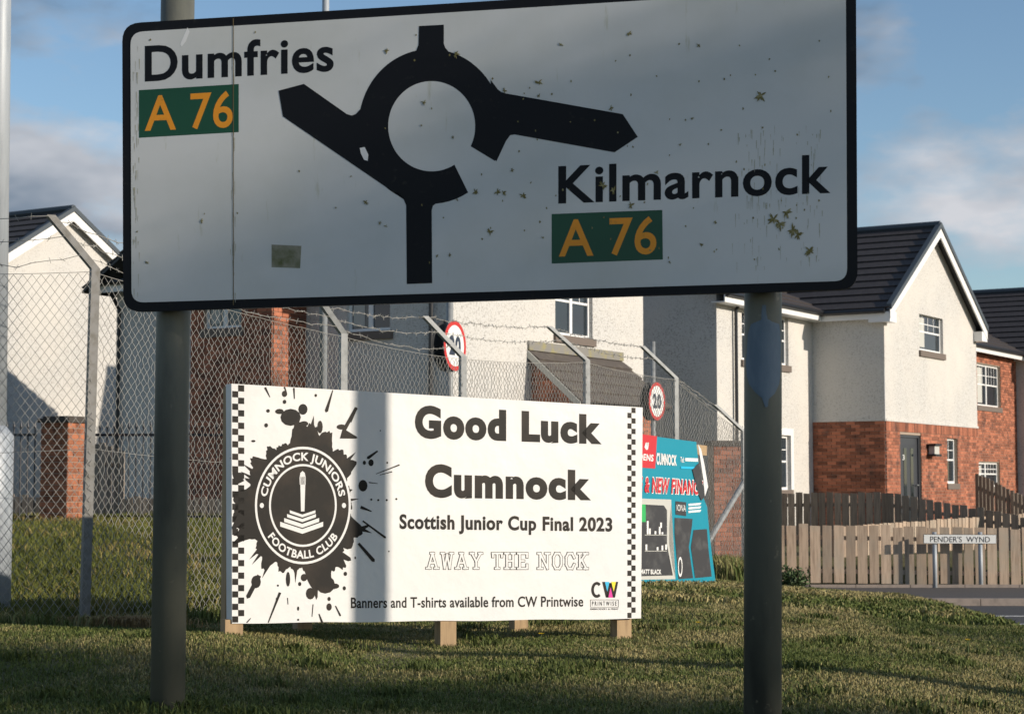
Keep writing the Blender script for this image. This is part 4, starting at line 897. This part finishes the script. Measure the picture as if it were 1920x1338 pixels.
window(rt, wF, *gw, lights=1, blind=True); window(rt, wF, *kw, lights=1)
b = MB(); b.wbox(wF, dr[0] + .06, dr[1] - .06, dr[2], dr[3] - .06, -.1, -.06); do = b.build('door', M['door'], rt)
b = MB()
for f_ in (.3, .62): b.wbox(wF, dr[0] + (dr[1] - dr[0]) * f_, dr[0] + (dr[1] - dr[0]) * (f_ + .13), dr[2] + .75, dr[3] - .3, -.06, -.052)
b.build('door_glass', M['glass'], do)
b = MB(); b.wbox(wF, dr[0], dr[0] + .06, dr[2], dr[3], -.1, -.03); b.wbox(wF, dr[1] - .06, dr[1], dr[2], dr[3], -.1, -.03); b.wbox(wF, dr[0] + .06, dr[1] - .06, dr[3] - .06, dr[3], -.1, -.03); b.build('door_frame', M['door'], do)
print_text(wF, '3', [(1696, 852), (1700, 852), (1696, 862), (1700, 862)], 'white', do, 'door_number', off=-.05)
b = MB(); hx = dr[1] - .15; b.tube([wF.P(hx, dr[2] + 1.0, -.06), wF.P(hx, dr[2] + 1.0, .0), wF.P(hx - .12, dr[2] + 1.0, .0)], .012, 6); b.build('door_handle', M['galv'], do)
lm = R(wF, 1735.5, 828, 1747, 855); b = MB(); b.wbox(wF, lm[0] + .05, lm[1] - .05, lm[2] + .05, lm[3] - .1, .06, .2); lo3 = b.build('wall_lamp', M['blind'], rt)
b = MB(); b.wbox(wF, lm[0], lm[1], lm[3] - .098, lm[3] - .05, .03, .24); b.wbox(wF, lm[0], lm[1], lm[2], lm[2] + .048, .03, .24); b.wbox(wF, lm[0] + .1, lm[1] - .1, lm[3] - .2, lm[3] - .1, 0, .06); b.build('lamp_cage', M['gutter'], lo3)
# recessed front, left part
rw = R(wR, 1391, 588, 1478, 680); rl = R(wR, 1398, 814, 1482, 918)
wall(rt, wR, 0, 4.968, GZ - .4, EV, [rw, rl], 'render', 'roughcast_wall'); window(rt, wR, *rw, lights=2); window(rt, wR, *rl, lights=2, surround=True)
wall(rt, wL, 0, 8, GZ - .4, EV, [], 'render', 'roughcast_wall', (4, EV + 4 * .5))
downpipe(rt, wR, wR.sz(1375, 700)[0], GZ, EV + .05)
# recessed front, right of the wing: brick
s0 = 4.968 + GW; s1 = 4.968 + 15.6
w1 = R(wR, 1831, 684, 1875, 762); w2 = R(wR, 1829, 866, 1874, 912)
bw = wall(rt, wR, s0, s1, GZ - .4, EV, [w1, w2], 'mortar', 'brick_wall'); bricks(bw, [(wR, s0 + 2.6, s1, GZ + .4, EV, [w1, w2])], 300)
window(rt, wR, *w1, lights=2, blind=True); window(rt, wR, *w2, lights=2, blind=True)
wS2 = Plane(c0 + U * (4.968 + GW), NF, U); wall(rt, wS2, 0, 1.703, GZ - .4, EV, [], 'render', 'roughcast_wall')
gable_roof(rt, wF.P(GW / 2, apz), VB, GW / 2, .64, 6.0, over=.22, eaves=.22)
# the second wing further along
wF2 = Plane(c1 + U * 15.6, U, NF); wS3 = Plane(sc1 + U * 15.6, NF, -U)
wall(rt, wF2, 0, GW, GZ - .4, EV, [], 'render', 'roughcast_wall', (GW / 2, apz)); wall(rt, wS3, 0, 1.703, GZ - .4, EV, [], 'render', 'roughcast_wall')
gable_roof(rt, wF2.P(GW / 2, apz), VB, GW / 2, .64, 6.0, over=.22, eaves=.22)
# main roof: ridge parallel to the front
def ridge_roof(rt, w, s0, s1, depth, ev, pitch=.5, over=.3, m='tile'):
    h = depth / 2 + over; e0, e1 = w.P(s0 - .25, ev - over * pitch + .08, over), w.P(s1 + .1, ev - over * pitch + .08, over); up_ = -w.n * h + K * h * pitch
    b = MB(); b.tube([e0 + up_ + K * .05, e1 + up_ + K * .05], .08, 8); roof = b.build('roof', M['verge'], rt)
    tile_slope(roof, e0, e1, e0 + up_, e1 + up_, m)
    e2, e3 = e0 - w.n * 2 * h, e1 - w.n * 2 * h; tile_slope(roof, e2, e3, e0 + up_, e1 + up_, m)
    b = MB(); b.prism([e0 - K * .03, e1 - K * .03, e1 + up_ - K * .03, e0 + up_ - K * .03], -K * .05); b.prism([e2 - K * .03, e3 - K * .03, e1 + up_ - K * .03, e0 + up_ - K * .03], -K * .05); b.build('roof_deck', M['gutter'], roof)
    return roof, e0, e1
rf, e0, e1 = ridge_roof(rt, wR, 0, 4.9, 8, EV)
b = MB(); b.bar(e0 - K * .12 + wR.n * .0, e0 + U * 5.0 - K * .12, .2, .025, wR.n); b.build('fascia', M['upvc'], rt)
b = MB(); b.tube([e0 - K * .05 + NF * .06, e0 + U * 5.0 - K * .05 + NF * .06], .055, 8); b.build('gutter', M['gutter'], rt)
b = MB(); b.obox(e0 - K * .22 - NF * .3 , U * 5.2, NF * .29, K * .02); b.build('soffit', M['upvc'], rt)
rf2, e2, e3 = ridge_roof(rt, wR, s0 + .3, s1 + 8, 8, EV)
b = MB(); b.bar(e2 - K * .12, e2 + U * (s1 - s0) - K * .12, .2, .025, wR.n); b.build('fascia', M['upvc'], rt)
b = MB(); b.tube([e2 - K * .05 + NF * .06, e2 + U * (s1 - s0) - K * .05 + NF * .06], .055, 8); b.build('gutter', M['gutter'], rt)
# --- middle house: gabled cream wing in front of a brick body
cw = Vector((-.95, 29.2, 0)); cr = Vector((-3.52, 30.8, 0)); cb = Vector((-3.98, 30.06, 0))
GZ2, EV2, EV3 = zr(-1.3), zr(4.15), zr(3.45)
rt = thing('detached_house', (cw.x, cw.y, GZ2), 'cream roughcast house with red brick side wall and tiled brick bay', 'house', 'estate houses')
mF = Plane(cw, U, NF); mS = Plane(cr, NF, -U); mB = Plane(cb, U, NF); mL = Plane(cb + VB * 3.55, NF, -U)
fw = R(mF, 1041, 505, 1111, 631); sw = R(mS, 650, 505, 732, 621); bwn = R(mL, 383, 500, 454, 616); lw = R(mL, 357, 783, 381, 872)
wall(rt, mF, 0, 6.55, GZ2 - .4, EV2, [fw], 'render', 'roughcast_wall', (3.27, EV2 + 3.27 * .6)); wall(rt, mS, 0, 3.03, GZ2 - .4, EV2, [sw], 'render', 'roughcast_wall')
mR = Plane(cw + U * 6.55, VB, U); wall(rt, mR, 0, 6.6, GZ2 - .4, EV2, [], 'render', 'roughcast_wall')
window(rt, mF, *fw, lights=2); window(rt, mS, *sw, lights=2, bars=False, blind=True)
sbk = 3.55 - 1.795
x1 = wall(rt, mL, sbk, 3.55, GZ2 - .4, EV3, [bwn], 'mortar', 'brick_wall'); x2 = wall(rt, mB, 0, .875, GZ2 - .4, EV3, [], 'mortar', 'brick_wall')
wall(rt, mL, 0, sbk, GZ2 - .4, EV3, [lw] if lw[1] < sbk else [], 'render', 'roughcast_wall')
bricks(x1, [(mL, sbk, 3.55, GZ2 + .6, EV3, [bwn])], 300); bricks(x2, [(mB, 0, .875, GZ2 + 1.2, EV3, [])], 300)
window(rt, mL, *bwn, lights=2, bars=False, blind=True)
if lw[1] < sbk: window(rt, mL, *lw, lights=1)
gable_roof(rt, mF.P(3.27, EV2 + 3.27 * .6), VB, 3.27, .6, 6.4, over=.2, eaves=.2)
ridge_roof(rt, mB, -.3, 3.5, 3.55, EV3 + .05, .62, .3)
b = MB(); b.bar(mL.P(-.3, EV3 - .02, .32), mL.P(3.8, EV3 - .02, .32), .2, .025, mL.n); b.build('fascia', M['upvc'], rt)
b = MB(); b.tube([mL.P(-.3, EV3 + .05, .38), mL.P(3.8, EV3 + .05, .38)], .055, 8); b.build('gutter', M['gutter'], rt)
downpipe(rt, mL, .12, GZ2, EV3); downpipe(rt, mS, mS.sz(812, 650)[0], GZ2, EV2)
# brick bay with lean-to roof
a0, zt = mF.sz(990, 656); a1, _ = mF.sz(1162, 672); D_ = .95
ze = mF.sz(1077, 751, D_)[1]
bF = Plane(cw + NF * (D_ - .15), U, NF); bS = Plane(cw + U * (a0 + .12), NF, -U); bR = Plane(cw + U * (a1 - .12), VB, U)
x3 = wall(rt, bF, a0 + .12, a1 - .12, GZ2 - .4, ze + .05, [], 'mortar', 'bay_wall'); b = MB(); b.poly([bS.P(0, GZ2 - .4), bS.P(D_ - .15, GZ2 - .4), bS.P(D_ - .15, ze), bS.P(0, zt - .06)]); x4 = b.build('bay_wall', M['mortar'], rt)
bricks(x3, [(bF, a0 + .12, a1 - .12, ze - 1.2, ze, [])], 60); 
b = MB()
nr = int((zt - ze + 1.2) / .075)
for r_ in range(nr):
    z = ze - 1.2 + (r_ + .5) * .075; smax = (D_ - .15) * min(1, max(0, (zt - .06 - z) / (zt - .06 - ze))); x = -.1125 if r_ % 2 else 0
    while x < smax - .05:
        p_, q_ = max(x, 0), min(x + .215, smax); b.wbox(bS, p_, q_, z - .0325, z + .0325, -.011, .019); x += .225
b.build('bricks', M['bricks'], x4, kind='stuff')
e0, e1 = mF.P(a0, ze - .02, D_ + .1), mF.P(a1 + .08, ze - .02, D_ + .1); r0, r1 = mF.P(a0, zt, 0), mF.P(a1 + .08, zt, 0)
b = MB(); b.prism([e0 - K * .04, e1 - K * .04, r1 - K * .04, r0 - K * .04], -K * .05); rf = b.build('bay_roof', M['gutter'], rt)
tile_slope(rf, e0, e1, r0, r1, 'oldtile', .24)
b = MB(); b.obox(mF.P(a0 - .02, zt - .0, .002), U * (a1 - a0 + .1), NF * .04, K * .16); b.build('lead_flashing', M['lead'], rf)
b = MB(); b.prism([e0 - U * .03, r0 - U * .03, r0 - U * .03 - K * .13, e0 - U * .03 - K * .13], U * .025); b.build('bargeboard', M['blind'], rf)
# --- left house: gable behind the railings
ap = at(128, 400, 42); hA = 3.75
rt = thing('gabled_house', (ap.x, ap.y, zr(-.7)), 'cream roughcast house end with dark tiled roof behind the railings', 'house', 'estate houses')
wA = Plane((ap.x - U.x * hA, ap.y - U.y * hA), U, NF); zA = ap.z; eA = zA - hA * .6
wall(rt, wA, 0, 2 * hA, zr(-1.2), eA, [], 'render', 'roughcast_wall', (hA, zA)); wA2 = Plane((ap.x - U.x * hA + VB.x * 9, ap.y - U.y * hA + VB.y * 9), NF, -U); wall(rt, wA2, 0, 9, zr(-1.2), eA, [], 'render', 'roughcast_wall')
wA3 = Plane((ap.x + U.x * hA, ap.y + U.y * hA), VB, U); wall(rt, wA3, 0, 9, zr(-1.2), eA, [], 'render', 'roughcast_wall')
gable_roof(rt, (ap.x, ap.y, zA), VB, hA, .6, 9, over=.18, eaves=.2)
# --- low red brick garden wall behind the corner post
wG = Plane((at(1338, 900, 30).x, 30.0), (1, .35)); gz = zr(-1.4)
rt = thing('garden_wall', wG.P(.6, gz), 'dark red brick garden wall with coping behind the fence corner post', 'wall')
wall_p = MB(); zt = wG.sz(1370, 836)[1]; wall_p.wbox(wG, 0, 1.0, gz - .3, zt, -.2, 0); wp = wall_p.build('mortar_core', M['mortar'], rt)
bricks(wp, [(wG, 0, 1.0, gz, zt, [])], 220)
b = MB(); b.wbox(wG, -.05, 1.05, zt, zt + .09, -.25, .05); b.build('coping', M['stone'], rt)
# ------------------------------------------------------------------ bush and stone
def leafball(rt, c, r, n, m, sz=.03, name='foliage', squash=1.):
    c = np.array(c); d = rng.normal(size=(n, 3)); d /= np.linalg.norm(d, axis=1)[:, None]; rad = r * rng.random(n) ** .45
    lump = 1 + .25 * np.sin(d[:, 0] * 5 + 1) * np.cos(d[:, 2] * 4) + .15 * np.sin(d[:, 1] * 9)
    p = c + d * (rad * lump)[:, None] * np.array([1, 1, squash])
    return leafmesh(rt, p, sz, m, name)
def leafmesh(rt, p, sz, m, name):
    n = len(p); a = rng.normal(size=(n, 3)); a /= np.linalg.norm(a, axis=1)[:, None]; b_ = np.cross(a, rng.normal(size=(n, 3))); b_ /= np.linalg.norm(b_, axis=1)[:, None]
    s = sz * (.6 + .8 * rng.random(n))[:, None]
    V = np.stack([p - a * s, p + b_ * s * .45, p + a * s, p - b_ * s * .45], 1).reshape(-1, 3); i = np.arange(n)[:, None] * 4
    return npmesh(name, V, i + np.array([[0, 1, 2, 3]]), M[m], rt)
p = at(1486, 1085, 20.6); gz = g(p.x, p.y); rt = thing('shrub', (p.x, p.y, gz), 'small dark green shrub at the end of the light timber fence', 'shrub')
b = MB()
for k in range(6): a = k * 1.05; b.tube([(p.x, p.y, gz - .03), (p.x + .1 * math.cos(a), p.y + .1 * math.sin(a), gz + .3)], [.012, .004], 5)
b.build('stems', M['bark'], rt); leafball(rt, (p.x, p.y, gz + .2), .2, 1500, 'leaf', .022, squash=.85)
p = at(1496, 1098, 20.2); gz = g(p.x, p.y)
b = MB(); b.obox((p.x - .13, p.y - .1, gz - .06), (.27, .02, 0), (-.02, .2, 0), (.01, 0, .17)); o = b.build('stone_block', M['stone'], None, label='dark stone block lying by the shrub at the fence end', category='stone')
bv = o.modifiers.new('bevel', 'BEVEL'); bv.width = .015; bv.segments = 2
# ------------------------------------------------------------------ trees across the road, out of the picture, that shade the sign
def tree(q, s, v, rq, rv, label, n_leaf, seed, trunk_r=.2):
    rs = random.Random(seed); x, y = q * .403 + s * .915, q * .915 - s * .403; gz = g(x, y); c = Vector((x, y, v + E)); rt = thing('roadside_tree', (x, y, gz), label, 'tree', 'trees across the road')
    b = MB(); b.tube([(x, y, gz - .2), (x + .1, y, gz + (c.z - gz) * .35), (x, y + .1, c.z - rv * .3), (x, y, c.z + rv * .7)], [trunk_r, trunk_r * .8, trunk_r * .5, .03], 10); ends = []
    for k in range(16):
        a = rs.uniform(0, 6.28); z0 = c.z + rs.uniform(-rv * .8, rv * .4); l = rs.uniform(.5, .95); e = Vector((x + rq * l * math.cos(a), y + rq * l * math.sin(a), z0 + rs.uniform(.1, .6) * rv * .6)); b.tube([(x, y, z0), Vector((x, y, z0)).lerp(e, .5) + K * .1, e], [.06, .035, .01], 5); ends.append(e)
    b.build('trunk', M['bark'], rt); P = []
    for k in range(46):
        dd = Vector((rs.gauss(0, 1), rs.gauss(0, 1), rs.gauss(0, 1))).normalized() * rs.random() ** .4; cc = c + Vector((dd.x * rq, dd.y * rq, dd.z * rv)); r = rs.uniform(.35, .75)
        qc = cc.x * .403 + cc.y * .915; vc = cc.z - E + (21 - (cc.x * .915 - cc.y * .403)) * .296      # crown gaps shaped to let sun patches onto the sign
        if seed == 1 and 5.2 < qc < 6.8 and (8.3 < vc < 9.5 or 6.9 < vc < 7.3): continue
        P.append(np.array(cc) + rng.normal(size=(n_leaf // 46, 3)) * r * .5)
    leafmesh(rt, np.concatenate(P), .07, 'leaf', 'crown')
tree(5.3, 21, 7.1, 2.3, 2.6, 'leafy tree across the road shading the direction sign', 15000, 1)
tree(12.3, 22, 4.9, 1.8, 1.2, 'low spreading tree across the road streaking the verge with shadow', 1100, 5, .12)
